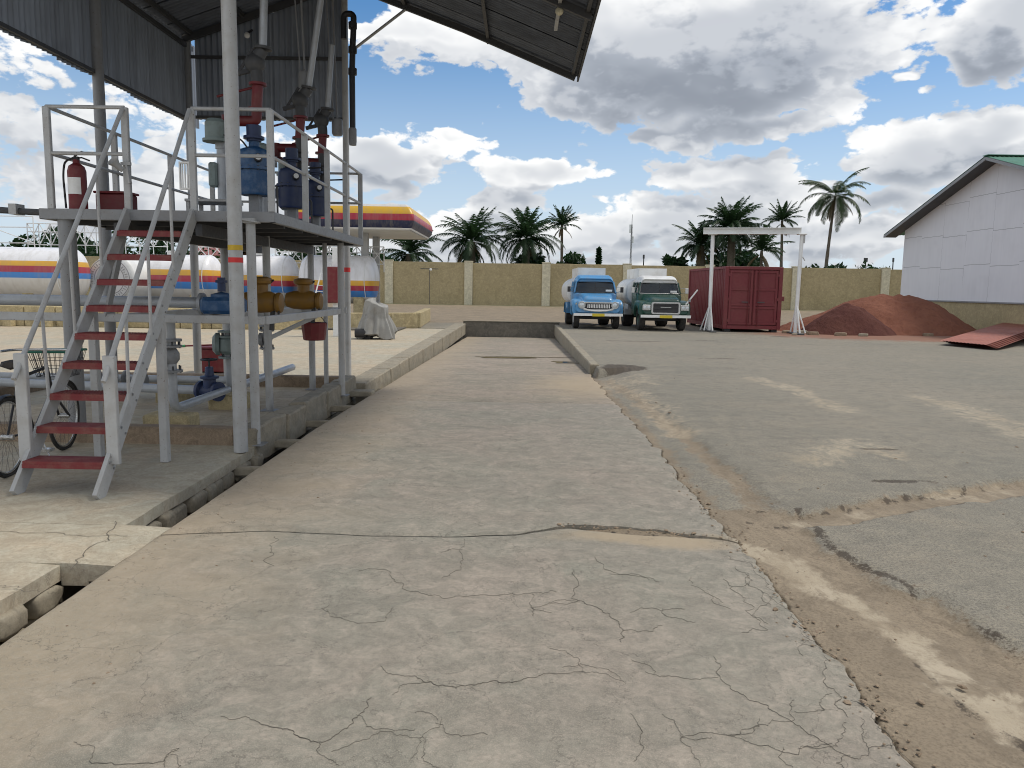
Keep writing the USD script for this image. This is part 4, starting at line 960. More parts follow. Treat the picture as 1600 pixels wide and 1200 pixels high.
# hanging bucket, red box, stone blocks
t = Thing('bucket', 'red bucket hanging under the far ochre valve', 'bucket', (-2.93, 11.05, .9))
bx, by = atY(491, 520, 11.05)[0], 11.05
v0, v1 = .155, .185; z0, z1 = .90, 1.15
t.part('pail', MB().lathe([(0, z0), (v0 - .02, z0), (v0, z0 + .01), (v1, z1), (v1 + .008, z1 + .005), (v1 - .006, z1), (v0 - .012, z0 + .02), (0, z0 + .02)], (bx, by, 0), n=10), M['red'])
t.part('handle', MB().pipe([(bx - .18, by, 1.14), (bx - .10, by, 1.24), (bx, by, 1.27), (bx + .10, by, 1.24), (bx + .18, by, 1.14)], .006), M['steel_dark'])
q = gnd(322, 583)
t = Thing('sand_box', 'red steel box behind the black gate valve', 'box', (q[0], q[1], 0))
t.part('case', MB().box((q[0] - .17, q[1], .02), (q[0] + .42, q[1] + .4, .46), .015), M['red']); t.part('lip', MB().box((q[0] - .19, q[1] - .02, .462), (q[0] + .44, q[1] + .42, .49)), M['red_dark'])
t = Thing('scoop', 'green handled red scoop resting on the red steel box', 'scoop', (q[0] - .5, q[1], .5))
t.part('handle', MB().tube((q[0] - .42, q[1] + .1, .50), (q[0] + .15, q[1] + .15, .53), .016), M['red']); t.part('grip', MB().tube((q[0] - .66, q[1] + .08, .49), (q[0] - .42, q[1] + .1, .50), .024), paint('green_plastic', (.02, .22, .08), .4))
def block(lo, hi, seed, label):
    solo('support_block', rough_bar(lo, hi, seed, .012), M['stone_wall'], label, 'concrete block')
block((-4.25, 8.50, -.02), (-3.72, 8.82, .20), 91, 'worn concrete block under the nearest pipe elbow'); block((-4.2, 10.2, -.02), (-3.7, 10.62, .20), 92, 'concrete block under the strainer pipe elbow')
block((-5.15, 10.7, -.02), (-4.85, 11.45, .20), 93, 'concrete block under the pair of ground pipes')

# ------------------------------------------------------------------ bicycle
B0, B1 = np.array([-4.43, 6.50, .34]), np.array([-4.60, 7.62, .34])       # rear, front hub
bk = Thing('bicycle', 'black roadster bicycle with a green rimmed wire basket beside the stairs', 'bicycle', (-4.5, 7.0, 0))
dirb = nrm(B1 - B0); sideb = np.array([dirb[1], -dirb[0], 0]); upb = np.array([0, 0, 1.0]) + sideb * -.06
lean = lambda p, s=0: np.array(B0) * (1 - p[0]) + B1 * p[0] + upb * (p[1] - .34) + sideb * s
for c in (B0, B1):
    w = bk.part('wheel', MB().torus(c, sideb, .335, .018, 48, 8), M['rubber'])
    bk.part('rim', MB().torus(c, sideb, .308, .010, 44, 6), M['chrome'], parent=w)
    bk.part('hub', MB().tube(c - sideb * .05, c + sideb * .05, .022), M['chrome'], parent=w)
    mb = MB()
    for k in range(28):
        a = k * 2 * math.pi / 28; mb.tube(c + sideb * (.03 * (-1) ** k), c + .305 * (math.cos(a) * dirb + math.sin(a) * np.array([0, 0, 1])), .0013, 4)
    bk.part('spokes', mb, M['steel_dark'], parent=w)
    th = np.linspace(.3, 2.9, 16); P = [c + (.365 + .0 * t) * (math.cos(t) * dirb + math.sin(t) * np.array([0, 0, 1])) for t in th]
    bk.part('mudguard', MB().grid(np.stack([np.array(P) - sideb * .03, np.array(P) + np.array([0, 0, .01]), np.array(P) + sideb * .03], 0)), M['black'])
bb, stp, hd0, hd1, sad = lean((.42, .30)), lean((.28, .82)), lean((.82, .62)), lean((.78, .86)), lean((.26, .95))
bk.part('frame', MB().tube(bb, stp, .016).tube(stp, hd1, .015).tube(bb, hd0, .017).tube(hd0, hd1, .018).tube(bb, B0, .011).tube(stp, B0, .010), M['black'])
bk.part('fork', MB().tube(hd0, B1 + sideb * .05, .012).tube(hd0, B1 - sideb * .05, .012).tube(hd1, lean((.76, 1.02)), .013), M['black'])
hb = lean((.76, 1.03)); bk.part('handlebar', MB().pipe([hb + sideb * .29 - dirb * .2, hb + sideb * .27 - dirb * .02, hb + sideb * .1 + dirb * .04, hb - sideb * .1 + dirb * .04, hb - sideb * .27 - dirb * .02, hb - sideb * .29 - dirb * .2], .012, 10, .06), M['chrome'])
bk.part('saddle', MB().loft([[sad + dirb * d + sideb * s * w + np.array([0, 0, zz * h]) for s, zz in ((-1, -.3), (-.8, .6), (0, 1), (.8, .6), (1, -.3), (0, -1))] for d, w, h in ((-.13, .05, .03), (-.09, .09, .045), (0, .07, .04), (.1, .025, .03), (.15, .012, .015))]), M['rubber'])
bk.part('crank', MB().tube(bb - sideb * .06, bb + sideb * .06, .02).beam(bb + sideb * .06, bb + sideb * .07 + (0, 0, -.16), .02, .015).torus(bb + sideb * .04, sideb, .085, .006, 24, 5).box(bb + sideb * .1 + (-.05, -.04, -.185), bb + sideb * .1 + (.05, .04, -.16)), M['chrome'])
bc = lean((1.0, .88)); rim_hi = [bc + dirb * a * .17 + sideb * b * .21 + np.array([0, 0, .12]) for a, b in ((-1, -1), (1, -1), (1, 1), (-1, 1), (-1, -1))]; rim_lo = [bc + dirb * a * .12 + sideb * b * .15 + np.array([0, 0, -.13]) for a, b in ((-1, -1), (1, -1), (1, 1), (-1, 1), (-1, -1))]
mb = MB()
for i in range(4):
    for f in np.linspace(0, 1, 9)[:-1]: mb.tube(rim_lo[i] * (1 - f) + rim_lo[i + 1] * f, rim_hi[i] * (1 - f) + rim_hi[i + 1] * f, .003, 5)
for g in (.33, .66): mb.pipe([rim_lo[i] * (1 - g) + rim_hi[i] * g for i in range(5)], .003, 5)
b_ = bk.part('basket', mb.pipe(rim_lo, .005, 6), M['black']); bk.part('basket_rim', MB().pipe(rim_hi, .012, 8), paint('green_basket_rim', (.015, .13, .085), .4), parent=b_)
bk.part('stand', MB().tube(bb + sideb * .03, bb + sideb * .16 + (0, -.02, -.30), .008), M['chrome'])
# ------------------------------------------------------------------ boundary wall
WY = 54.0
bw = Thing('boundary_wall', 'long olive rendered compound wall with cream pillars', 'wall', (0, WY, .4))
pxs = [608, 732, 853, 979, 1108, 1243, 1382]
ppx = [float(atY(p, 445, WY)[0]) for p in pxs]
step = ppx[1] - ppx[0]
ppx = [ppx[0] - step * k for k in range(7, 0, -1)] + ppx + [ppx[-1] + 6.2 * k for k in range(1, 3)]
for i, x in enumerate(ppx):
    bw.part('pillar', MB().box((x - .29, WY - .16, .20), (x + .29, WY + .2, 3.42), .015), M['pillar'])
    bw.part('pillar_cap', MB().box((x - .31, WY - .18, 3.421), (x + .31, WY + .22, 3.49), .01), M['pillar'])
    if i: bw.part('wall_panel', MB().box((ppx[i - 1] + .292, WY - .04, .1), (x - .292, WY + .12, 3.36 + .02 * ((i * 5) % 3)), .01), M['wall_olive'])
q = atY(671, 420, WY - .6)
t = Thing('thin_post', 'thin dark T post with a white insulator in front of the olive wall', 'post', (q[0], WY - .6, .4))
t.part('upright', MB().tube((q[0], WY - .6, .3), (q[0], WY - .6, q[2]), .022, 8), M['steel_dark']); t.part('cross_arm', MB().beam((q[0] - .62, WY - .6, q[2]), (q[0] + .62, WY - .6, q[2]), .04, .05), M['steel_dark'])
t.part('insulator', MB().ball((q[0] + .1, WY - .66, q[2] - .06), .09), M['white_small'])

# ------------------------------------------------------------------ tank farm
Z3 = lambda py, Y: float(atY(300, py, Y)[2])
def tank(px0, px1, Yc, py_top, py_bot, st, label, group='striped fuel tanks', dome=(True, True), yaw=0.0):
    x0, x1 = atY(px0, 440, Yc)[0], atY(px1, 440, Yc)[0]; pm = (px0 + px1) / 2
    zt, zb = float(atY(pm, py_top, Yc)[2]), float(atY(pm, py_bot, Yc)[2]); R = (zt - zb) / 2; zc = (zt + zb) / 2
    zs_ = [float(atY(pm, p, Yc - R)[2]) for p in st]
    t = Thing('fuel_tank', label, 'tank', ((x0 + x1) / 2, Yc, 0), group=group)
    key = 'tank_stripes_' + str(len(USED)); dl = .42 * R
    m = striped(key, [(zs_[3], (.06, .22, .55)), (zs_[2], (.40, .045, .075)), (zs_[1], (.72, .40, .05)), (zs_[0], (.80, .80, .82))], (.60, .58, .55), .30)
    a = np.linspace(0, math.pi / 2, 8)
    prof = [(R * math.sin(b), dl - dl * math.cos(b)) for b in a] + [(R, x1 - x0 - dl)] + [(R * math.cos(b), x1 - x0 - dl + dl * math.sin(b)) for b in a[1:]]
    d = np.array([math.cos(yaw), math.sin(yaw), 0]); o = np.array([(x0 + x1) / 2, Yc, zc]) - d * (x1 - x0) / 2
    t.part('shell', MB().lathe(prof, o, d, 56), m)
    for f in (dl, x1 - x0 - dl): t.part('weld_seam', MB().torus(o + d * f, d, R + .004, .016, 56, 6), M['white'])
    t.part('manhole', MB().lathe([(0, 0), (.28, 0), (.28, .12), (.34, .12), (.34, .16), (0, .17)], o + d * (x1 - x0) * .5 + (0, 0, R - .01), n=18), M['white'])
    for f in (.22, .78):
        t.part('saddle', MB().box((x0 + (x1 - x0) * f - .22, Yc - R * .7, 0), (x0 + (x1 - x0) * f + .22, Yc + R * .7, zb + .42 * R), .02), M['stone_wall'])
    return zt, R, zc
tank(-190, 131, 30.0, 385, 468, (406, 414, 424, 433), 'leftmost white tank with yellow, red and blue stripes, behind the stairs')
zt, R, zc = tank(204, 345, 33.0, 398, 470, (421, 430, 440, 451), 'white striped tank right of the round emblem')
tank(349, 466, 34.0, 399, 471, (430, 438, 447, 457), 'white striped tank half hidden behind the tall pole')
tank(470, 592, 33.5, 399, 474, (438, 446, 454, 464), 'rightmost white striped tank with its domed end beside the wall')
# tank seen end on, with a round emblem
Ye = 31.0; c = atY(172, 436, Ye); R = 1.0
t = Thing('fuel_tank', 'white tank seen end on, carrying a round grey emblem', 'tank', (c[0], Ye, 0), group='striped fuel tanks')
a = np.linspace(0, math.pi / 2, 8)
t.part('shell', MB().lathe([(R * math.sin(b), .22 - .22 * math.cos(b)) for b in a] + [(R, 4.5), (0, 4.6)], c, (.12, 1, 0), 48), M['white'])
t.part('saddle', MB().box((c[0] - .7, Ye + .6, 0), (c[0] + .8, Ye + 1.0, c[2] - .5), .02).box((c[0] - .4, Ye + 3.0, 0), (c[0] + 1.1, Ye + 3.4, c[2] - .5), .02), M['stone_wall'])
dsc = t.part('emblem', MB().lathe([(0, 0), (.86, 0), (.86, .02), (0, .02)], c - (0, .06, 0), (0, 1, 0), 48), paint('emblem_disc', (.62, .62, .62), .5, (.4, .36, .3), .3, 3.0))
EG = paint('emblem_grey', (.20, .20, .21), .6)
mb = MB().torus(c - (0, .062, 0), (0, 1, 0), .82, .012, 60, 5).torus(c - (0, .062, 0), (0, 1, 0), .60, .012, 56, 5)
mb.box(c + (-.20, -.075, -.46), c + (-.17, -.062, .40)).box(c + (.17, -.075, -.46), c + (.20, -.062, .40)).box(c + (-.20, -.075, .40), c + (.20, -.062, .43)).box(c + (-.20, -.075, -.49), c + (.20, -.062, -.46))
for k in range(44):
    b = k * 2 * math.pi / 44; rr = (.655, .765)
    mb.beam(c + (rr[0] * math.cos(b), -.068, rr[0] * math.sin(b)), c + ((rr[1] - .05 * (k % 3 == 0)) * math.cos(b), -.068, (rr[1] - .05 * (k % 3 == 0)) * math.sin(b)), .012, .035, up=(0, 1, 0))
t.part('emblem_marks', mb, EG, parent=dsc)
# low bund wall round the tanks
tb = Thing('tank_bund', 'low ochre block wall round the fuel tanks', 'wall', (-12, 29.5, 0))
def bundseg(a, b, h, w=.3):
    a, b = np.array(a, float), np.array(b, float); L = np.linalg.norm(b - a); n = int(L / 1.15) + 1
    for i in range(n):
        p0, p1 = a + (b - a) * i / n, a + (b - a) * (i + 1) / n; g = (p1 - p0) / np.linalg.norm(p1 - p0) * .012
        m = MB().beam((*(p0 + g), h / 2), (*(p1 - g), h / 2), w, h, bev=.02)
        tb.part('block', m, M['stone_wall'])
bundseg((-34, 27.5), (-9.2, 28.6), .75); bundseg((-9.2, 28.6), (-4.25, 31.4), .62); bundseg((-4.25, 31.6), (-4.6, 38.0), .62)
for x in np.arange(-33.5, -9.5, 1.35):
    tb.part('pier', MB().box((x - .16, 27.05 + (x + 34) * .0444, 0), (x + .16, 27.36 + (x + 34) * .0444, .50), .02), M['stone_wall'])
tb.part('floor', MB().box((-34, 28.9, .02), (-4.6, 38, .06)), M['dark_concrete'])
# walkway railings of white lattice above the tanks
def lattice(x0, x1, Y, z0, z1, label, step=.62, mat_='white_small', posts=True):
    t = Thing('walkway_railing', label, 'railing', ((x0 + x1) / 2, Y, z0))
    for z in (z0, z1, (z0 + z1) / 2 + .1): t.part('rail', MB().tube((x0, Y, z), (x1, Y, z), .024, 6), M[mat_])
    n = int((x1 - x0) / step); xs_ = np.linspace(x0, x1, n + 1)
    for x in xs_: t.part('upright', MB().tube((x, Y, z0 - .35), (x, Y, z1), .022, 6), M[mat_])
    for i, (a, b) in enumerate(zip(xs_[:-1], xs_[1:])):
        t.part('diagonal', MB().tube((a, Y + .03, z0 if i % 2 else z1), (b, Y + .03, z1 if i % 2 else z0), .020, 6), M[mat_])
        if step < .6: t.part('diagonal', MB().tube((a, Y + .06, z1 if i % 2 else z0), (b, Y + .06, z0 if i % 2 else z1), .020, 6), M[mat_])
lattice(atY(-60, 400, 33)[0], atY(55, 400, 33)[0], 33, Z3(384, 33), Z3(342, 33), 'white walkway railing above the leftmost tank', 1.6)
lattice(atY(45, 400, 35)[0], atY(170, 400, 35)[0], 35, Z3(386, 35), Z3(353, 35), 'dense white lattice railing behind the stair foot handrail', .50)
lattice(atY(175, 400, 35)[0], atY(262, 400, 35)[0], 35, Z3(386, 35), Z3(356, 35), 'white lattice railing seen between the upper stair treads', .55)
lattice(atY(300, 400, 34.5)[0], atY(352, 400, 34.5)[0], 34.5, Z3(404, 34.5), Z3(374, 34.5), 'white lattice in front of the faded red roof', .5)
lattice(atY(430, 400, 34.6)[0], atY(600, 400, 34.6)[0], 34.6, Z3(408, 34.6), Z3(381, 34.6), 'white lattice railing over the rightmost tank', .55)
for (p0, p1) in (((508, 402), (486, 486)), ((517, 402), (497, 486))): pass
t = Thing('tank_ladder', 'slim white ladder leaning on the rightmost tanks', 'ladder', (atY(500, 480, 30.6)[0], 30.6, 0))
A0, A1, B0_, B1_ = atY(484, 492, 30.4), atY(512, 388, 32.2), atY(497, 492, 30.4), atY(524, 388, 32.2)
for a, b in ((A0, A1), (B0_, B1_)): t.part('rail', MB().tube(a, b, .028, 8), M['white_small'])
for f in np.linspace(.08, .95, 11): t.part('rung', MB().tube(A0 + (A1 - A0) * f, B0_ + (B1_ - B0_) * f, .016, 6), M['white_small'])
# house with faded red roof behind the tanks
hz = Thing('red_roof_house', 'low house with a faded red roof behind the tanks', 'house', (-24, 62, .47))
c0, c1 = atY(296, 400, 62), atY(372, 400, 62)
zr = float(atY(330, 366, 64)[2]); ze = float(atY(330, 398, 62)[2])
hz.part('wall', MB().box((c0[0] + .3, 62.3, .3), (c1[0] - .3, 67.6, ze)), M['pillar'])
hz.part('roof', MB().prism([(-.1, ze - .05), (3.0, zr), (6.1, ze - .05), (3.0, zr - .12)], (c1[0] + .2, 62, 0), (0, 1, 0), (0, 0, 1), c1[0] - c0[0] + .4) if False else MB().loft([[(x, 61.9, ze - .05), (x, 65, zr), (x, 68.1, ze - .05), (x, 65, zr - .14)] for x in (c0[0] - .2, c1[0] + .2)]), M['roof_pink'], smooth=False)

# ------------------------------------------------------------------ filling station canopy
sc = Thing('station_canopy', 'flat filling station canopy with yellow, red and navy striped fascia', 'canopy', (-6.8, 34.5, 0))
CX0, CX1, CY0, CY1 = -9.1, -4.72, 32.0, 38.0; cz0, cz1 = 3.98, 5.0
fas = striped('fascia_stripes', [(cz0 + .06, (.012, .016, .05)), (cz0 + .36, (.36, .02, .045)), (cz0 + .62, (.62, .36, .02)), (cz0 + .92, (.62, .60, .58))], (.72, .71, .69), .35)
def ringz(z, o): return [(x, y, z) for x, y in np.array([[(CX0 + CX1) / 2, (CY0 + CY1) / 2]]) + rrect(CX1 - CX0 + 2 * o, CY1 - CY0 + 2 * o, .10 + .2 * o, 4)]
zz = np.linspace(0, 1, 12)
sc.part('fascia', MB().loft([ringz(cz0 + (cz1 - cz0) * f, .34 * math.sin(math.pi * min(1, .12 + f * .88)) ** .8) for f in zz], cap=False), fas)
sc.part('soffit', MB().loft([ringz(cz0 - .02, .10), ringz(cz0 + .05, .11)]), M['white']); sc.part('roof_deck', MB().loft([ringz(cz1 - .06, -.02), ringz(cz1 - .01, -.02)]), M['steel'])
for x, y in ((-6.85, 34.0), (-6.85, 36.6)): sc.part('column', MB().box((x - .15, y - .15, 0), (x + .15, y + .15, cz0 - .022), .02), M['steel_light'])

# white post with red cabinet
q = gnd(525, 526)
t = Thing('fire_cabinet', 'tall red cabinet on a white post between platform and tanks', 'cabinet', (q[0], q[1], 0))
s_ = q[1] / 1200
t.part('post', MB().box((q[0] - 4.5 * s_, q[1], 0), (q[0] + 4.5 * s_, q[1] + .16, float(atY(525, 386, q[1])[2])), .01), M['white'])
za, zb_ = float(atY(522, 473, q[1])[2]), float(atY(522, 417, q[1])[2])
t.part('case', MB().box((q[0] - 10 * s_, q[1] - .22, za), (q[0] + 5.5 * s_, q[1] - .005, zb_), .015), M['red']); t.part('door', MB().box((q[0] - 9 * s_, q[1] - .235, za + .03), (q[0] + 4.5 * s_, q[1] - .222, zb_ - .03), .005), M['red'])

# tarpaulin thrown over a pump set
q = gnd(583, 531)
t = Thing('covered_pump', 'pump set under a crumpled grey tarpaulin beside the canopy column', 'tarpaulin', (q[0], q[1], 0))
cx, cy = q[0] + .02, q[1] + .45
th = np.linspace(0, 2 * np.pi, 181)[:-1]; rings = []
for f in np.linspace(0, 1, 40):
    sq = 1 / np.maximum(np.abs(np.cos(th)), np.abs(np.sin(th))) ** .55                   # squarish plan: a boxed pump below
    sh = 1.0 if f > .18 else (f / .18) ** .45
    sp = np.interp(f, [0, .18, .55, .75, 1], [.40, .44, .46, .60, .74])
    fold = f ** 1.5 * (.085 * np.sin(6 * th + 1.3 * math.sin(3 * f)) + .055 * np.sin(11 * th + 2 + 2 * f) + .03 * np.sin(19 * th + 4 * f)) + .02 * np.sin(5 * th + 9 * f)
    crease = .05 * (meshkit.fbm(np.stack([np.cos(th) * 2.2, np.sin(th) * 2.2, th * 0 + f * 4], -1), 4, 3) - .5)
    rad = sh * (sp + fold + crease) * sq
    top = 1.24 + .07 * np.sin(2 * th + .6) - .16 * np.clip(np.cos(th - .3), 0, 1)
    hem = .03 + .17 * np.clip(np.sin(3 * th + .6), 0, 1) + .05 * np.sin(8 * th)
    rings.append(np.stack([cx + .80 * rad * np.cos(th), cy + .62 * rad * np.sin(th), top * (1 - f ** 1.5) + hem * f ** 1.5 + .05 * (meshkit.fbm(np.stack([np.cos(th) * rad * 6, np.sin(th) * rad * 6, th * 0], -1), 3, 9) - .5)], 1))
mb = MB(); mb.loft([np.array(r_) for r_ in rings[::-1]], cap=True)
t.part('tarpaulin', mb, paint('tarpaulin_grey', (.29, .285, .265), .55, (.14, .12, .10), .5, 4.0), smooth=60)
t.part('pump', MB().box((cx - .5, cy - .3, 0), (cx - .12, cy + .1, .30), .03).lathe([(0, 0), (.14, 0), (.14, .35), (0, .36)], (cx - .6, cy - .34, .2), (1, 0, 0)), M['black'])

# ------------------------------------------------------------------ trucks
def wheel(t, c, r, w, hub, par_name='wheel'):
    c = np.asarray(c, float)
    wh = t.part(par_name, MB().lathe([(r * .55, -w / 2), (r * .93, -w / 2), (r, -w * .36), (r, w * .36), (r * .93, w / 2), (r * .55, w / 2), (r * .55, -w / 2)], c, (1, 0, 0), 28), M['rubber'])
    t.part('rim', MB().lathe([(0, -w * .30), (r * .22, -w * .34), (r * .3, -w * .2), (r * .5, -w * .24), (r * .56, -w * .48), (r * .56, w * .48), (r * .5, w * .24), (r * .3, w * .2), (r * .22, w * .34), (0, w * .30)], c, (1, 0, 0), 24), hub, parent=wh)
def section(y, w, z0, z1, r, wt=None, k=5):
    P = rrect(w, z1 - z0, r, k); P = P.copy()
    if wt is not None: P[:, 0] *= np.interp(P[:, 1], [-(z1 - z0) / 2, (z1 - z0) / 2], [1, wt / w])
    return np.c_[P[:, 0], np.full(len(P), y), P[:, 1] + (z0 + z1) / 2]
def truck(name, label, cabm, roofm, hubm, wide_grin):
    t = Thing(name, label, 'truck', local=True, group='old tanker trucks parked by the wall')
    # chassis
    t.part('chassis', MB().box((-.42, -.7, .58), (-.32, 5.3, .78)).box((.32, -.7, .58), (.42, 5.3, .78)).box((-.85, -.08, .40), (.85, .08, .52)).box((-.9, 3.52, .40), (.9, 3.68, .52)).box((-.5, .1, .42), (.45, .9, .7), .05), M['black'])
    for s in (-1, 1):
        wheel(t, (s * .86, 0, .46), .46, .25, hubm); wheel(t, (s * .80, 3.6, .47), .47, .46, hubm)
        t.part('front_fender', MB().loft([section(-.72, .44, .60, 1.0, .10), section(-.66, .52, .60, 1.16, .12), section(-.4, .54, .86, 1.24, .12), section(0, .54, .98, 1.27, .12), section(.4, .54, .86, 1.24, .12), section(.62, .5, .55, 1.15, .12)]).mesh().apply_translation((s * .82, 0, 0)), cabm)
        t.part('rear_mudguard', MB().grid(np.stack([[(s * x, 3.6 + .60 * math.cos(a), .47 + .60 * math.sin(a)) for a in np.linspace(.15, 3.0, 14)] for x in (.54, 1.08)])), cabm if wide_grin else M['truck_white'])
    # bonnet and nose
    t.part('bonnet', MB().loft([section(-.82, 1.18, .78, 1.22, .16), section(-.74, 1.30, .72, 1.34, .20), section(-.4, 1.36, .70, 1.42, .22), section(.3, 1.48, .70, 1.50, .20), section(.55, 1.66, .70, 1.54, .18)]), cabm)
    t.part('nose', MB().loft([section(-.86, 1.82, .72, 1.14, .14), section(-.80, 1.92, .68, 1.20, .16), section(-.55, 1.94, .66, 1.20, .16)]), cabm)
    t.part('apron_panel', MB().box((-.86, -.80, .58), (.86, -.66, .74), .03), cabm)
    # cab: lower body, pillars/roof
    t.part('cab', MB().loft([section(.40, 1.84, .62, 1.50, .12), section(.46, 1.90, .58, 1.56, .14), section(1.0, 1.94, .56, 1.58, .14), section(1.75, 1.92, .56, 1.62, .14), section(1.82, 1.84, .60, 1.60, .14)]), cabm)
    t.part('cab_roof', MB().loft([section(.60, 1.50, 1.98, 2.10, .05, 1.30), section(.52, 1.64, 1.98, 2.16, .08, 1.40), section(.80, 1.76, 1.98, 2.28, .12, 1.46), section(1.2, 1.80, 1.97, 2.32, .13, 1.48), section(1.7, 1.78, 1.97, 2.28, .12, 1.46), section(1.82, 1.70, 1.98, 2.18, .08, 1.4)]), roofm)
    mb = MB()
    for s in (-1, 1):
        mb.beam((s * .90, .46, 1.54), (s * .80, .60, 2.02), .07, .07).beam((s * .92, 1.12, 1.56), (s * .84, 1.12, 2.02), .06, .08).beam((s * .92, 1.76, 1.58), (s * .84, 1.74, 2.02), .08, .12)
    mb.box((-.90, 1.74, 1.55), (.90, 1.80, 2.02)); t.part('cab_pillars', mb, cabm)
    wq = lambda x, z: (x, .445 + (z - 1.55) * .29, z)
    ws = t.part('windscreen', MB().grid(np.array([[wq(-.84, 1.56), wq(0, 1.56), wq(.84, 1.56)], [wq(-.76, 1.99), wq(0, 1.99), wq(.76, 1.99)]]) + np.array([[[0, .01, 0], [0, -.06, 0], [0, .01, 0]]] * 2)), M['windscreen'])
    t.part('screen_frame', MB().pipe([wq(-.86, 1.55), wq(-.77, 2.0), wq(0, 2.01) + np.array([0, -.06, 0]), wq(.77, 2.0), wq(.86, 1.55), wq(0, 1.54) + np.array([0, -.07, 0]), wq(-.86, 1.55)], .018, 6), M['black'] if wide_grin else M['chrome'], parent=ws)
    t.part('screen_divider', MB().tube(wq(0, 1.56) + np.array([0, -.065, 0]), wq(0, 1.99) + np.array([0, -.055, 0]), .012, 6), M['black'], parent=ws)
    t.part('sticker', MB().box((.46, .40, 1.60), (.74, .412, 1.68)), M['white_small'], parent=ws)
    t.part('seats', MB().box((-.75, 1.3, 1.2), (.75, 1.5, 1.80), .06).torus((-.40, .86, 1.52), (0, -.8, .6), .19, .014, 22, 6), M['black'])
    for s in (-1, 1):
        d = t.part('door', MB().box((s * .955, .66, .66), (s * .972, 1.66, 1.56), .004), cabm)
        t.part('door_handle', MB().box((s * .974, 1.46, 1.36), (s * .995, 1.60, 1.39)), M['chrome'], parent=d)
        t.part('side_window', MB().grid([[(s * .925, .62, 1.57), (s * .925, 1.72, 1.59)], [(s * .85, .74, 1.99), (s * .85, 1.70, 1.99)]]), M['windscreen'])
        mr = t.part('mirror', MB().box((s * 1.16 - .07, .34, 1.56), (s * 1.16 + .07, .37, 1.80), .01), M['black' if wide_grin else 'chrome'])
        t.part('mirror_arm', MB().tube((s * .95, .55, 1.56), (s * 1.16, .36, 1.62), .012, 6).tube((s * .92, .6, 1.8), (s * 1.16, .36, 1.76), .010, 6), M['chrome'], parent=mr)
    # face
    if wide_grin:
        g = t.part('grille', MB().prism(Polygon(rrect(1.30, .30, .12)), (0, -.862, .98), (1, 0, 0), (0, 0, 1), .02), M['black'])
        mb = MB()
        for k in range(14): mb.box((-.46 + k * .07, -.905, .90), (-.425 + k * .07, -.882, 1.06))
        t.part('grille_bars', mb, M['white_small'], parent=g)
        ring = Polygon(rrect(1.36, .36, .15)).difference(Polygon(rrect(1.24, .25, .11)))
        t.part('grille_surround', MB().prism(ring, (0, -.864, .975), (1, 0, 0), (0, 0, 1), .045), M['chrome'], parent=g)
        t.part('grille_lip', MB().pipe([(-.60, -.91, .87), (-.4, -.93, .80), (0, -.94, .78), (.4, -.93, .80), (.60, -.91, .87)], .030, 8, .1), M['white_small'], parent=g)
        for s in (-1, 1):
            h = t.part('headlight', MB().lathe([(0, .05), (.07, .045), (.12, .01), (.125, 0), (0, 0)], (s * .70, -.89, 1.02), (0, -1, 0), 20), M['lamp_glass'])
            t.part('headlight_ring', MB().torus((s * .70, -.90, 1.02), (0, 1, 0), .14, .02, 24, 6), M['chrome'], parent=h); t.part('indicator', MB().ball((s * .90, -.80, 1.06), .06, (1, .6, 1)), M['amber'])
    else:
        g = t.part('grille', MB().prism(Polygon(rrect(1.06, .38, .05)), (0, -.862, .96), (1, 0, 0), (0, 0, 1), .02), M['black'])
        mb = MB()
        for k in range(6): mb.box((-.5, -.898, .81 + k * .056), (.5, -.884, .825 + k * .056))
        t.part('grille_bars', mb, M['steel_dark'], parent=g)
        ring = Polygon(rrect(1.20, .50, .08)).difference(Polygon(rrect(1.06, .38, .05)))
        t.part('grille_surround', MB().prism(ring, (0, -.864, .96), (1, 0, 0), (0, 0, 1), .045), M['chrome'], parent=g)
        t.part('badge', MB().box((-.22, -.91, .985), (.22, -.899, 1.01)), M['chrome'], parent=g)
        for s in (-1, 1):
            h = t.part('headlight', MB().box((s * .80 - .17, -.925, .86), (s * .80 + .17, -.862, 1.09), .02), M['chrome'])
            for dx in (-.08, .08): t.part('headlight_glass', MB().lathe([(0, .03), (.06, .02), (.07, 0), (0, 0)], (s * .80 + dx, -.925, .975), (0, -1, 0), 16), M['lamp_glass'], parent=h)
    t.part('bumper', MB().prism([(-1.04, 0), (1.04, 0), (1.04, .11), (-1.04, .11)], (0, -.93, .565), (1, 0, 0), (0, 0, 1), .06).beam((-.4, -.9, .62), (-.4, -.5, .66), .06, .06).beam((.4, -.9, .62), (.4, -.5, .66), .06, .06), M['white_small'])
    pl = t.part('number_plate', MB().box((-.26, -1.012, .555), (.26, -.998, .67)), M['plate'])
    # tank
    def oval(y, w, h, zc): a = np.linspace(0, 2 * np.pi, 37)[:-1]; return np.c_[np.sign(np.cos(a)) * np.abs(np.cos(a)) ** .8 * w, a * 0 + y, zc + np.sign(np.sin(a)) * np.abs(np.sin(a)) ** .8 * h]
    tk = t.part('tank', MB().loft([oval(1.98, .9, .50, 1.58), oval(2.03, 1.08, .66, 1.58), oval(2.10, 1.14, .70, 1.58), oval(5.10, 1.14, .70, 1.58), oval(5.18, 1.08, .66, 1.58), oval(5.22, .9, .5, 1.58)]), M['truck_white'])
    for y in (2.2, 3.6, 5.0): t.part('tank_band', MB().loft([oval(y - .03, 1.15, .71, 1.58), oval(y + .03, 1.15, .71, 1.58)], cap=False), M['white'], parent=tk)
    mb = MB()
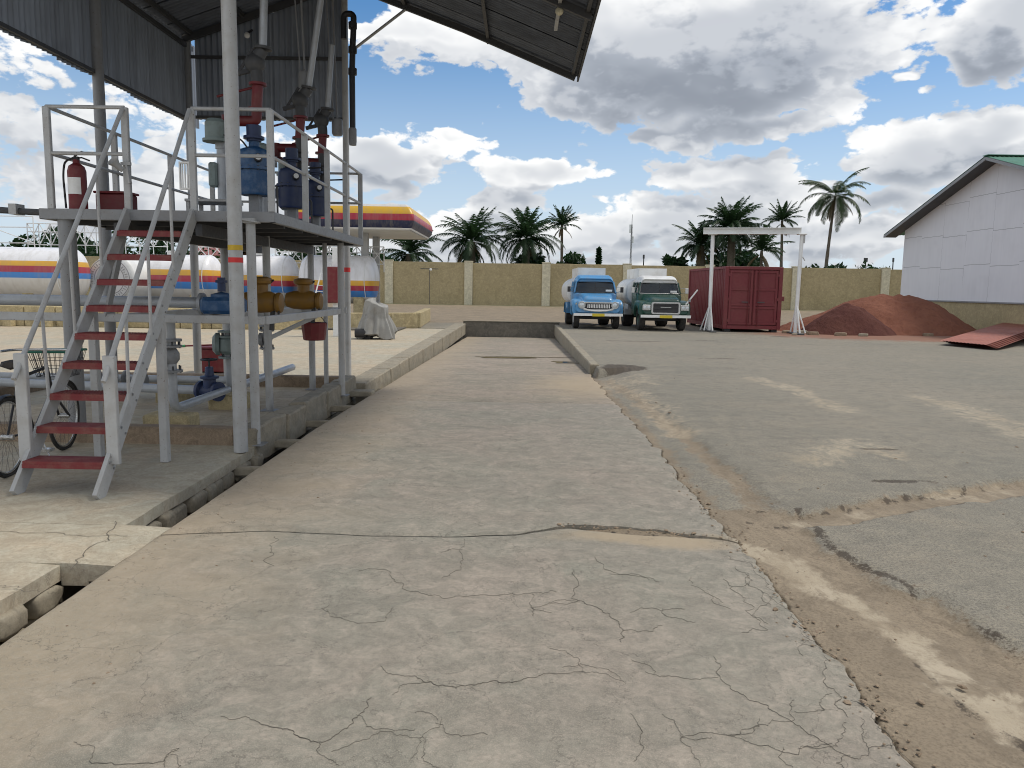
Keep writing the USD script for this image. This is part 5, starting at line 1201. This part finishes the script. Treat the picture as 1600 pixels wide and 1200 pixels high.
    for (a, b) in (((-.62, 2.05), (.62, 2.05)), ((.62, 2.05), (.62, 5.1)), ((.62, 5.1), (-.62, 5.1)), ((-.62, 5.1), (-.62, 2.05))): mb.beam((*a, 2.44), (*b, 2.44), .03, .44)
    t.part('hatch_coaming', mb, M['truck_white'], parent=tk)
    for y in (2.7, 3.6, 4.5): t.part('hatch', MB().lathe([(0, 0), (.26, 0), (.26, .12), (.3, .12), (.3, .17), (0, .19)], (0, y, 2.26), n=18), M['white'], parent=tk)
    t.part('side_skirt', MB().box((-1.08, 2.15, .82), (-1.04, 2.9, 1.05), .01).box((1.04, 2.15, .82), (1.08, 2.9, 1.05), .01), cabm if wide_grin else M['truck_white'])
    t.part('rear_lamp', MB().box((-1.0, 5.24, .8), (-.8, 5.28, .95)), M['red'])
    return t
qb = gnd(932, 514); qg = gnd(1035, 517)
def place(t, at, rz):
    ops = t.x.GetOrderedXformOps(); ops[0].Set(Gf.Vec3d(*map(float, at))); t.x.AddRotateZOp().Set(math.degrees(rz))
place(truck('tanker_truck', 'old sky blue bonneted tanker truck with a white grin of a grille', M['truck_blue'], M['truck_blue'], M['truck_white'], True), (qb[0], qb[1] + .55, 0.0), .02)
place(truck('tanker_truck', 'old deep green tanker truck with white cab roof and square twin headlights', M['truck_green'], M['truck_white'], M['truck_green'], False), (qg[0], qg[1] + .5, 0.0), .035)

# ------------------------------------------------------------------ container, gantry frame
cq0, cq1 = gnd(1132, 519), gnd(1219, 522)
CW, CL, CH = 2.44, 6.06, 2.62; CXa = cq0[0]; CYa = cq0[1] + .3
ct = Thing('shipping_container', 'maroon shipping container with closed double doors behind the white frame', 'container', (CXa, CYa, .12), rz=.035, local=True)
mc = M['container']; z0 = 0.0
ct.part('frame', MB().box((0, 0, z0), (.16, .16, CH), .01).box((CW - .16, 0, z0), (CW, .16, CH), .01).box((0, CL - .16, z0), (.16, CL, CH), .01).box((CW - .16, CL - .16, z0), (CW, CL, CH), .01)
  .box((.162, .0, z0), (CW - .162, .12, .16), .01).box((.162, 0, CH - .13), (CW - .162, .12, CH), .01).box((.01, .162, z0), (.11, CL - .162, .16)).box((CW - .11, .162, z0), (CW - .01, CL - .162, .16)).box((.01, .162, CH - .1), (.11, CL - .162, CH)).box((CW - .11, .162, CH - .1), (CW - .01, CL - .162, CH)), mc)
def corr_side(x, sgn):
    ys_ = [.165]; off = [0]; p = .165; 
    while p < CL - .3:
        for d, o in ((.07, 0), (.05, .036), (.07, .036), (.05, 0)): p += d; ys_.append(p); off.append(o)
    ys_ = np.minimum(np.array(ys_), CL - .165); off = np.array(off)
    return MB().grid(np.stack([np.c_[x + sgn * off, ys_, off * 0 + z] for z in (.165, CH - .105)]))
ct.part('side_panel', corr_side(.035, 1), mc, smooth=False); ct.part('side_panel', corr_side(CW - .035, -1), mc, smooth=False)
ct.part('roof_panel', MB().box((.02, .02, CH - .05), (CW - .02, CL - .02, CH - .02)), mc); ct.part('rear_panel', MB().box((.165, CL - .1, .165), (CW - .165, CL - .05, CH - .105)), mc); ct.part('floor', MB().box((.115, .125, .06), (CW - .115, CL - .06, .15)), M['black'])
for i in range(2):
    x0, x1 = (.170, 1.213) if i == 0 else (1.227, CW - .170)
    d = ct.part('door', MB().box((x0, .045, .17), (x1, .085, CH - .14), .004), mc)
    for z in (.19, .86, .98, 1.62, CH - .26): ct.part('door_rail', MB().box((x0 + .03, .015, z), (x1 - .03, .044, z + .09), .006), mc, parent=d)
    for x in (x0 + .03, x1 - .12): ct.part('door_stile', MB().box((x, .012, .19), (x + .09, .044, CH - .16), .006), mc, parent=d)
    xb = x1 - .20 if i == 0 else x0 + .20
    ct.part('locking_bar', MB().tube((xb, -.005, .12), (xb, -.005, CH - .08), .018, 8), M['red_dark'], parent=d)
    for z in (.3, 1.2, 2.2): ct.part('hinge', MB().box(((x0 if i == 0 else x1) - .04, -.005, z), ((x0 if i == 0 else x1) + .04, .012, z + .12)), mc, parent=d)
    ct.part('lock_handle', MB().box((xb - .02, -.03, 1.12), (xb + (.28 if i else -.28), -.015, 1.16)), M['steel_dark'], parent=d)
for x in (.1, CW - .35):
    for y in (.1, CL - .4): ct.part('foot_block', MB().box((x, y, -.12), (x + .25, y + .3, -.002)), M['black'])
ct.part('lock_box', MB().box((CW, .05, 1.2), (CW + .12, .2, 1.4), .01), mc)

gl, gr = gnd(1108, 518), gnd(1242, 522)
fr = Thing('lifting_frame', 'white portal lifting frame with a flat beam on two braced legs', 'frame', ((gl[0] + gr[0]) / 2, gl[1], 0))
zt = float(atY(1175, 357, gl[1])[2]); zb2 = zt - .27
bl_, br_ = atY(1099, 360, gl[1]), atY(1252, 363, gr[1])
fr.part('beam', MB().beam((bl_[0], gl[1], zt - .02), (br_[0], gr[1], zt - .02), .20, .03).beam((bl_[0], gl[1], zt - .25), (br_[0], gr[1], zt - .25), .20, .03).beam((bl_[0], gl[1], zt - .135), (br_[0], gr[1], zt - .135), .02, .21), M['white'])
for g, s in ((gl, -1), (gr, 1)):
    xtop = g[0] + s * .04
    p = fr.part('leg', MB().tube((g[0], g[1], .06), (xtop, g[1], zb2), .075, 16), M['white'])
    for dy in (-.55, .55):
        fr.part('leg_brace', MB().tube((g[0] + .0, g[1] + dy, .06), (g[0], g[1], 1.25), .032, 10).tube((g[0] - s * .0 + .30 * s, g[1] + dy * .6, .06), (g[0], g[1], 1.2), .028, 10), M['white'], parent=p)
    fr.part('leg_foot', MB().box((g[0] - .12, g[1] - .75, 0), (g[0] + .12, g[1] + .75, .06), .01), M['steel_dark'], parent=p)
    fr.part('leg_cap', MB().box((xtop - .17, g[1] - .13, zb2 - .02), (xtop + .17, g[1] + .13, zb2 + .03), .01), M['white'], parent=p)
fr.part('hook_plate', MB().box((gr[0] + .10, gr[1] - .05, zb2 - .35), (gr[0] + .16, gr[1] + .05, zb2 - .03)).tube((gr[0] + .12, gr[1], zb2 - .9), (gr[0] + .22, gr[1], zb2 - 1.05), .02), M['steel_light'])
q0, q1 = atY(1076, 470, 31.8), atY(1090, 453, 31.8)
t = Thing('pole_bar', 'pale bar leaning against the container beside the green truck', 'bar', q0); t.part('bar', MB().tube((q0[0] - .1, q0[1], q0[2] - .15), q1, .03, 8), M['white_small']); t.part('clip', MB().box((q0[0] - .02, q0[1] - .05, q0[2] - .05), (q0[0] + .08, q0[1] + .03, q0[2] + .05)), M['steel'])

# ------------------------------------------------------------------ sand heaps, stones, metal sheets
def soil(name, c1, c2, dark):
    N = Nodes(); pos = N.add('geometry') + '.position'; a = N.noise(pos, .8, 5.0, .6); b = N.noise(pos, 6.0, 6.0, .7); g = N.noise(pos, 30.0, 4.0, .7)
    c = N.mixc(N.rng(a, .36, .64), c1, c2); c = N.mixc(N.math('multiply', N.rng(b, .5, .72), .6), c, dark); c = N.mixc(N.math('multiply', N.rng(g, .42, .7), .4), c, tuple(x * .6 for x in c1))
    bm = N.add('bump', height=N.math('multiply_add', b, 1.2, g), strength=.8, distance=.05)
    p = N.add('principled_bsdf', base_color=c, roughness=.95, normal=bm + '.normal', specular_ior_level=.2); return N.build('/World/Looks/' + name, surface=p + '.BSDF')
M['soil'] = soil('red_soil', (.215, .085, .055), (.26, .11, .07), (.14, .055, .04)); M['soil_dark'] = soil('dark_red_soil', (.105, .040, .034), (.135, .055, .042), (.07, .028, .024))
def heap(name, label, peaks, box_, m, seed, base):
    x0, x1, y0, y1 = box_; X_, Y_ = np.meshgrid(np.linspace(x0, x1, 200), np.linspace(y0, y1, 150)); Z_ = np.full(X_.shape, -.25)
    for cx, cy, rx, ry, h in peaks:
        d = np.hypot((X_ - cx) / rx, (Y_ - cy) / ry); d = d + .16 * (n2(X_, Y_, .9, seed, 4) - .5)
        Z_ = np.maximum(Z_, base + h * np.where(d < 1, .5 * (1 - d) + .5 * np.cos(np.clip(d, 0, 1) * np.pi / 2), (1 - d) * 1.2))
    Z_ += .24 * (n2(X_, Y_, 1.5, seed + 3, 4) - .5) + .12 * (n2(X_, Y_, 4.2, seed + 5, 4) - .5) + .10 * np.clip(n2(X_, Y_, 9, seed + 6, 2) - .62, 0, 1)
    return solo(name, MB().grid(np.stack([X_, Y_, Z_], -1)), m, label, 'heap', smooth=True)
pk = atY(1385, 457, 34.5)
heap('sand_heap', 'large heap of red sand beside the white warehouse', [(pk[0] + .1, 35.2, 3.9, 3.4, pk[2] - .04), (pk[0] + 1.2, 34.9, 3.0, 3.0, pk[2] - .08), (pk[0] - 1.6, 34.6, 3.2, 2.6, 1.05), (pk[0] + .8, 35.0, 2.8, 2.4, pk[2] - .06)], (11.0, 21.0, 31.0, 39.0), M['soil'], 5, .0)
p2 = atY(1322, 472, 32.6)
heap('sand_heap', 'smaller dark red sand heap in front of the large one', [(p2[0] + .1, 32.6, 2.0, 1.35, p2[2] - .02)], (11.0, 16.9, 30.9, 34.6), M['soil_dark'], 9, .02)
r = np.random.default_rng(31)
ORD = 'first second third fourth fifth sixth seventh eighth ninth tenth eleventh twelfth thirteenth fourteenth fifteenth sixteenth seventeenth eighteenth'.split()
for i in range(18):
    px = 1226 + i * 15.2 + r.uniform(-4, 4); q = gnd(px, 521 + r.uniform(-2.5, 3.0), .04)
    s = r.uniform(.10, .26)
    solo('edge_stone', rock((q[0], q[1], .04), (s * 1.9, s * 1.1, s * .8), 100 + i, 1, .3), M['kerb' if i % 3 else 'bund_brown'], ORD[i] + (' stone' if i else ' rough stone') + ' from the lifting frame leg along the foot of the sand heaps', 'stone', group='stones along the foot of the sand heaps')
for i, (px, py, s) in enumerate(((1510, 508, .5), (1532, 504, .6), (1548, 499, .8), (1565, 496, .8), (1582, 498, .75))):
    q = gnd(px, py, .12); solo('rubble_stone', rock((q[0], q[1], .16), (s * 1.5, s, s * .8), 140 + i, 2, .3), M['dark_concrete'], ORD[i] + ' grey lump from the sand heap in the rubble by the warehouse plinth', 'stone', group='rubble by the warehouse plinth')
ms = Thing('metal_sheets', 'stack of red oxide roofing sheets lying on the yard at right', 'sheets', (18, 31, 0))
A, B = gnd(1484, 538, .05), gnd(1600, 503, .55); C = gnd(1556, 545, .05)
u = nrm((C[0] - A[0], C[1] - A[1], 0)); v = B - A; v[2] = .5; L = np.linalg.norm(v) * 1.5; v = nrm(v)
W_ = float(np.hypot(C[0] - A[0], C[1] - A[1])) * 1.05
for k in range(5):
    o = A + (-.05 * k, .06 * k, .02 + .022 * k); ms.part('sheet', corr(o, u, v, W_, L, .012, .15), M['sheet_red'])
for f in (.25, .7): q = A + v * L * f; ms.part('batten', MB().beam(q + u * .1 - (0, 0, .05), q + u * (W_ - .1) - (0, 0, .05), .1, .08), M['dark_concrete'])
ms.part('prop', MB().box(A + v * L * .85 + u * .3 - (0, 0, .95), A + v * L * .85 + u * (W_ - .2) + (0, .3, -.06)), M['dark_concrete'])

# ------------------------------------------------------------------ warehouse
WX = 20.8; ye, yr, yn = 42.6, 34.6, 26.6
zrg, zev = float(atX(1529, 247, WX - .7)[2]), 5.25
wh = Thing('warehouse', 'white sheet metal warehouse with a green roof and olive plinth', 'warehouse', (WX + 7, 34.6, .1))
pz = 1.36
wh.part('plinth', MB().box((WX - .06, yn, -.1), (WX + 14, ye, pz), .01), M['wall_olive']); wh.part('ledge', MB().box((WX - .10, yn - .02, pz + .002), (WX + .02, ye + .02, pz + .06)), M['steel'])
zroof = lambda y: zev + (zrg - zev) * (1 - abs(y - yr) / (ye - yr)) - .12
rows = [pz + .065, 3.05, 4.6, 6.15, 9]
k = 0
for y in np.arange(yn + .02, ye - .02, 2.02):
    y1 = min(y + 2.0, ye)
    for a, b in zip(rows[:-1], rows[1:]):
        st_ = .10 * (((k * 7) % 5) - 2) / 2
        lo = a + (st_ if a > 2 else 0); top = min(zroof(y + .02), zroof(y1)); b_ = b + (.10 * ((((k) * 7) % 5) - 2) / 2 if b < 8 else 0)
        hi0, hi1 = min(b_, zroof(y)), min(b_, zroof(y1))
        if max(hi0, hi1) <= lo + .02: continue
        n = 12; yy_ = np.linspace(y, y1 + .02, n * 4); hi = np.minimum(b_, zroof(yy_)); hi = np.maximum(hi, lo + .01)
        off = WX - .02 - .006 * np.abs(((yy_ - y) / .12) % 1 - .5) + .004 * (k % 2) - .006 * (a > 2)
        wh.part('wall_sheet', MB().grid(np.stack([np.c_[off, yy_, yy_ * 0 + lo], np.c_[off - .003 * ((k * 3) % 4), yy_, hi - .012]])), M['gable'], smooth=False)
    k += 1
wh.part('wall_core', MB().loft([[(x, yn, pz), (x, ye, pz), (x, ye, zroof(ye) - .03), (x, yr, zroof(yr) - .03), (x, yn, zroof(yn) - .03)] for x in (WX + .02, WX + 13.8)]), M['steel_dark'], smooth=False)
wh.part('side_wall', MB().box((WX, ye + .002, pz), (WX + 14, ye + .03, zev - .2)), M['gable'])
xr0, xr1 = WX - .72, WX + 15
for sgn in (1, -1):
    y_e = yr + sgn * 9.0; z_e = zrg - (zrg - zev) / (ye - yr) * 9.0
    i_ = 0
    for x in np.arange(xr0, xr1, 1.0):
        d = nrm((0, y_e - yr, z_e - zrg)); Lr = math.hypot(9.0, z_e - zrg)
        m_ = corr((x, yr, zrg + .003 * (i_ % 2)), (1, 0, 0), d, 1.02, Lr, .012, .2); i_ += 1
        wh.part('roof_sheet', m_, M['roof_green'])
    wh.part('barge_board', MB().beam((xr0 + .02, yr, zrg - .10), (xr0 + .02, y_e, z_e - .10), .03, .13), M['steel']); 
    wh.part('eave_soffit', MB().grid([[(xr0 + .04, yr, zrg - .14), (WX - .03, yr, zrg - .14)], [(xr0 + .04, y_e, z_e - .14), (WX - .03, y_e, z_e - .14)]]), M['steel_dark'])
wh.part('ridge_cap', MB().beam((xr0, yr, zrg + .03), (xr1, yr, zrg + .03), .4, .03), M['roof_green'])

# ------------------------------------------------------------------ palms, bushes, mast
def frond_mesh(r, base, az, el0, L, droop, width, n=34, lw=.045):
    t = np.linspace(0, 1, n); el = el0 - droop * t ** 1.3
    ds = L / (n - 1); hor = np.cumsum(np.cos(el)) * ds; ver = np.cumsum(np.sin(el)) * ds
    P = np.c_[base[0] + hor * math.cos(az), base[1] + hor * math.sin(az), base[2] + ver]
    T = np.gradient(P, axis=0); T /= np.linalg.norm(T, axis=1, keepdims=True)
    S_ = np.cross(T, [0, 0, 1.0]); S_ /= np.linalg.norm(S_, axis=1, keepdims=True) + 1e-9; U = np.cross(S_, T)
    V, F = [], []
    # midrib
    w = .035 * (1 - t * .85)
    V.append(np.concatenate([P - S_ * w[:, None], P + S_ * w[:, None]])); i = np.arange(n - 1); F.append(np.concatenate([np.c_[i, i + 1, n + i], np.c_[i + 1, n + i + 1, n + i]])); o = 2 * n
    env = width * np.sin(np.pi * np.clip(.10 + t * .86, 0, 1)) ** .7
    for sgn in (-1, 1):
        k = np.arange(3, n); m = len(k); ll = env[k] * r.uniform(.8, 1.1, m); hang = r.uniform(.1, .55, m)
        d = S_[k] * sgn * .8 + T[k] * .62 - U[k] * hang[:, None] * .5 - np.array([0, 0, 1.0]) * (hang * .6)[:, None]; d /= np.linalg.norm(d, axis=1, keepdims=True)
        tip = P[k] + d * ll[:, None] - np.c_[np.zeros((m, 2)), .18 * ll]; mid = P[k] + d * ll[:, None] * .55; b1, b2 = P[k] - T[k] * lw, P[k] + T[k] * lw
        V.append(np.concatenate([b1, b2, mid - T[k] * lw * .9, mid + T[k] * lw * .9, tip])); j = np.arange(m)
        F.append(np.concatenate([np.c_[j, m + j, 2 * m + j], np.c_[m + j, 3 * m + j, 2 * m + j], np.c_[2 * m + j, 3 * m + j, 4 * m + j]]) + o); o += 5 * m
    return trimesh.Trimesh(np.concatenate(V), np.concatenate(F), process=False)
def palm(px, py_c, rad_px, Y, label, seed, kind='oil', nf=42, base_py=None, lean=0.0, dead=5):
    r = np.random.default_rng(seed); c = atY(px, py_c, Y); R_ = rad_px / 1200 * Y; z0 = .45
    bx = float(atY(px - lean, 420, Y)[0])
    t = Thing('palm_tree', label, 'palm', (bx, Y, z0))
    n = 14; f = np.linspace(0, 1, n); P = np.c_[bx + (c[0] - bx) * f ** 1.4, np.full(n, Y), z0 - .3 + (c[2] - z0 + .3) * f]
    r0_, r1_ = (.42, .34) if kind == 'oil' else (.20, .12)
    t.part('trunk', MB().add(sweep(P, np.linspace(r0_, r1_, n) * (1 + .06 * np.cos(np.arange(n) * 2.1)), 12)), M['trunk'])
    mb = MB()
    for k in range(nf):
        g = (k + .5) / nf; az = k * 2.39996 + r.normal(0, .2)
        if kind == 'oil': el0 = 1.42 - 1.6 * g + r.normal(0, .12); dr = .75 + 1.05 * g + r.normal(0, .18); L = R_ * 1.22 * r.uniform(.88, 1.1) * (.86 + .25 * math.sin(math.pi * g)); wd = R_ * .24
        elif kind == 'spike': el0 = 1.5 - 1.3 * g + r.normal(0, .08); dr = .35 + 1.0 * g; L = R_ * 1.15 * r.uniform(.85, 1.1); wd = R_ * .22
        else: el0 = 1.2 - 1.5 * g + r.normal(0, .15); dr = 1.35 + .55 * g + r.normal(0, .2); L = R_ * 1.28 * r.uniform(.85, 1.12); wd = R_ * .24
        mb.add(frond_mesh(r, c + (0, 0, -.02), az, el0, L, dr, wd, lw=.035 * R_ / 2.6 + .01))
    t.part('crown', mb, M['frond_coco' if kind == 'coco' else 'frond'], smooth=False)
    mb = MB()
    for k in range(dead): mb.add(frond_mesh(r, c - (0, 0, .25), r.uniform(0, 6.3), -.5 + r.normal(0, .2), R_ * .85, .9, R_ * .12))
    t.part('dead_fronds', mb, M['dry_frond'], smooth=False)
palm(737, 378, 50, 72, 'oil palm with a full crown, first palm right of the filling station canopy', 1)
palm(822, 373, 48, 74, 'oil palm with a thick skirt, second to the right of the station canopy', 2, nf=50)
palm(878, 352, 28, 82, 'slim palm with a small spiky crown behind the second oil palm', 3, 'spike', 26)
palm(640, 397, 46, 70, 'low palm crown peeping over the wall under the station canopy', 4, nf=36)
palm(1143, 357, 45, 70, 'big dark oil palm rising above the white lifting frame', 5, nf=60)
palm(1095, 384, 38, 72, 'oil palm half hidden by the left leg of the lifting frame', 6, nf=48)
palm(1190, 392, 40, 68, 'young palm with arching fronds inside the lifting frame', 7, 'spike', 24)
palm(1222, 345, 29, 84, 'thin palm with a spiky crown beside the right leg of the frame', 8, 'spike', 26)
palm(1305, 306, 46, 80, 'tall slender coconut palm standing alone left of the warehouse', 9, 'coco', 26, lean=17)
def bush(px, py_top, hw, Y, label, seed, name='bush', slim=False, cat='bush', n=1500):
    r = np.random.default_rng(seed); c = atY(px, py_top, Y); w = hw / 1200 * Y; z0 = .4; H = c[2] - z0
    t = Thing(name, label, cat, (c[0], Y, z0))
    t.part('stem', MB().tube((c[0], Y, z0 - .2), (c[0], Y, z0 + H * .7), .12, 8, .04), M['trunk'])
    V = []
    ncl = 16; cl = [(r.normal(0, .5) * w, r.normal(0, .5) * w, z0 + H * r.uniform(.25, .82), r.uniform(.25, .5) * min(w, H)) for _ in range(ncl)]
    for k in range(n):
        if slim: f = r.random() ** .8; rr = w * (1 - f) ** .7 * math.sqrt(r.random()); a = r.uniform(0, 6.3); p = np.array([c[0] + rr * math.cos(a), Y + rr * math.sin(a), z0 + H * f])
        else: q = cl[k % ncl]; d = r.normal(0, 1, 3); d /= np.linalg.norm(d); p = np.array([c[0] + q[0], Y + q[1], q[2]]) + d * q[3] * r.uniform(.55, 1.05) * (1.2, 1.2, .9)
        s = .27 * r.uniform(.6, 1.3) * Y / 75; a, b = r.normal(0, 1, 3), r.normal(0, 1, 3); a /= np.linalg.norm(a); b -= a * np.dot(a, b); b /= np.linalg.norm(b)
        V += [p - a * s, p + b * s * .5, p + a * s, p - b * s * .5]
    V = np.array(V); i = np.arange(n) * 4
    t.part('crown', trimesh.Trimesh(V, np.concatenate([np.c_[i, i + 1, i + 2], np.c_[i, i + 2, i + 3]]), process=False), M['bush'], smooth=False)
bush(886, 383, 34, 76, 'dark bushy tree below the slim palm', 11, n=2200); bush(822, 388, 30, 76, 'dark undergrowth at the foot of the second oil palm', 12, n=1700)
bush(936, 389, 7, 76, 'narrow dark cypress above the blue truck', 13, 'cypress_tree', True, 'tree'); bush(1057, 392, 20, 72, 'leafy bush left of the frame above the green truck', 14)
bush(1292, 407, 34, 78, 'low bush at the foot of the tall coconut palm', 15); bush(1345, 412, 34, 85, 'far low bush behind the wall near the warehouse', 16, n=900)
bush(1150, 384, 46, 76, 'dense growth under the big oil palm', 19, n=3200); bush(1108, 390, 34, 77, 'dense growth behind the left leg of the frame', 20, n=2200)
bush(75, 362, 60, 60, 'broad dark tree behind the leftmost tank', 17, 'broadleaf_tree', cat='tree', n=2600); bush(235, 362, 70, 60, 'dark tree seen through the upper stair treads', 18, 'broadleaf_tree', cat='tree', n=2600); bush(490, 376, 40, 62, 'dark tree behind the rightmost tank', 21, 'broadleaf_tree', cat='tree', n=1800); bush(575, 386, 30, 62, 'dark tree behind the station canopy column', 22, 'broadleaf_tree', cat='tree', n=1500)
bush(140, 352, 60, 64, 'dark tree behind the round emblem', 23, 'broadleaf_tree', cat='tree', n=2400)
q = atY(988, 335, 95)
t = Thing('radio_mast', 'thin lattice radio mast rising beyond the wall above the green truck', 'mast', (q[0], 95, .4))
t.part('mast', MB().tube((q[0] - .14, 95, 0), (q[0] - .05, 95, q[2] - 1.2), .03, 6).tube((q[0] + .14, 95, 0), (q[0] + .05, 95, q[2] - 1.2), .03, 6).tube((q[0], 95.2, 0), (q[0], 95, q[2]), .03, 6), M['steel'])
mb = MB()
for z in np.arange(1, q[2] - 1.5, .55): mb.tube((q[0] - .13, 95, z), (q[0] + .12, 95, z + .5), .015, 4)
t.part('lacing', mb, M['steel']); t.part('aerial', MB().box((q[0] - .3, 94.9, q[2] - 2.2), (q[0] - .1, 95.1, q[2] - 1.2), .02).box((q[0] + .1, 94.9, q[2] - 3.4), (q[0] + .26, 95.1, q[2] - 2.6), .02), M['white'])
for px, pt, lab in ((1006, 398, 'distant thin pole above the green truck tank'), (1396, 403, 'distant thin pole left of the warehouse corner'), (1353, 403, 'distant thin antenna with a round head behind the wall')):
    q = atY(px, pt, 100); t = Thing('far_pole', lab, 'pole', (q[0], 100, .4)); t.part('pole', MB().tube((q[0], 100, 0), q, .07, 6), M['steel_dark']); t.part('head', MB().box(q + (-.25 if px == 1353 else -.12, -.05, -.5), q + (.25 if px == 1353 else .12, .05, .0), .02), M['steel_dark'])
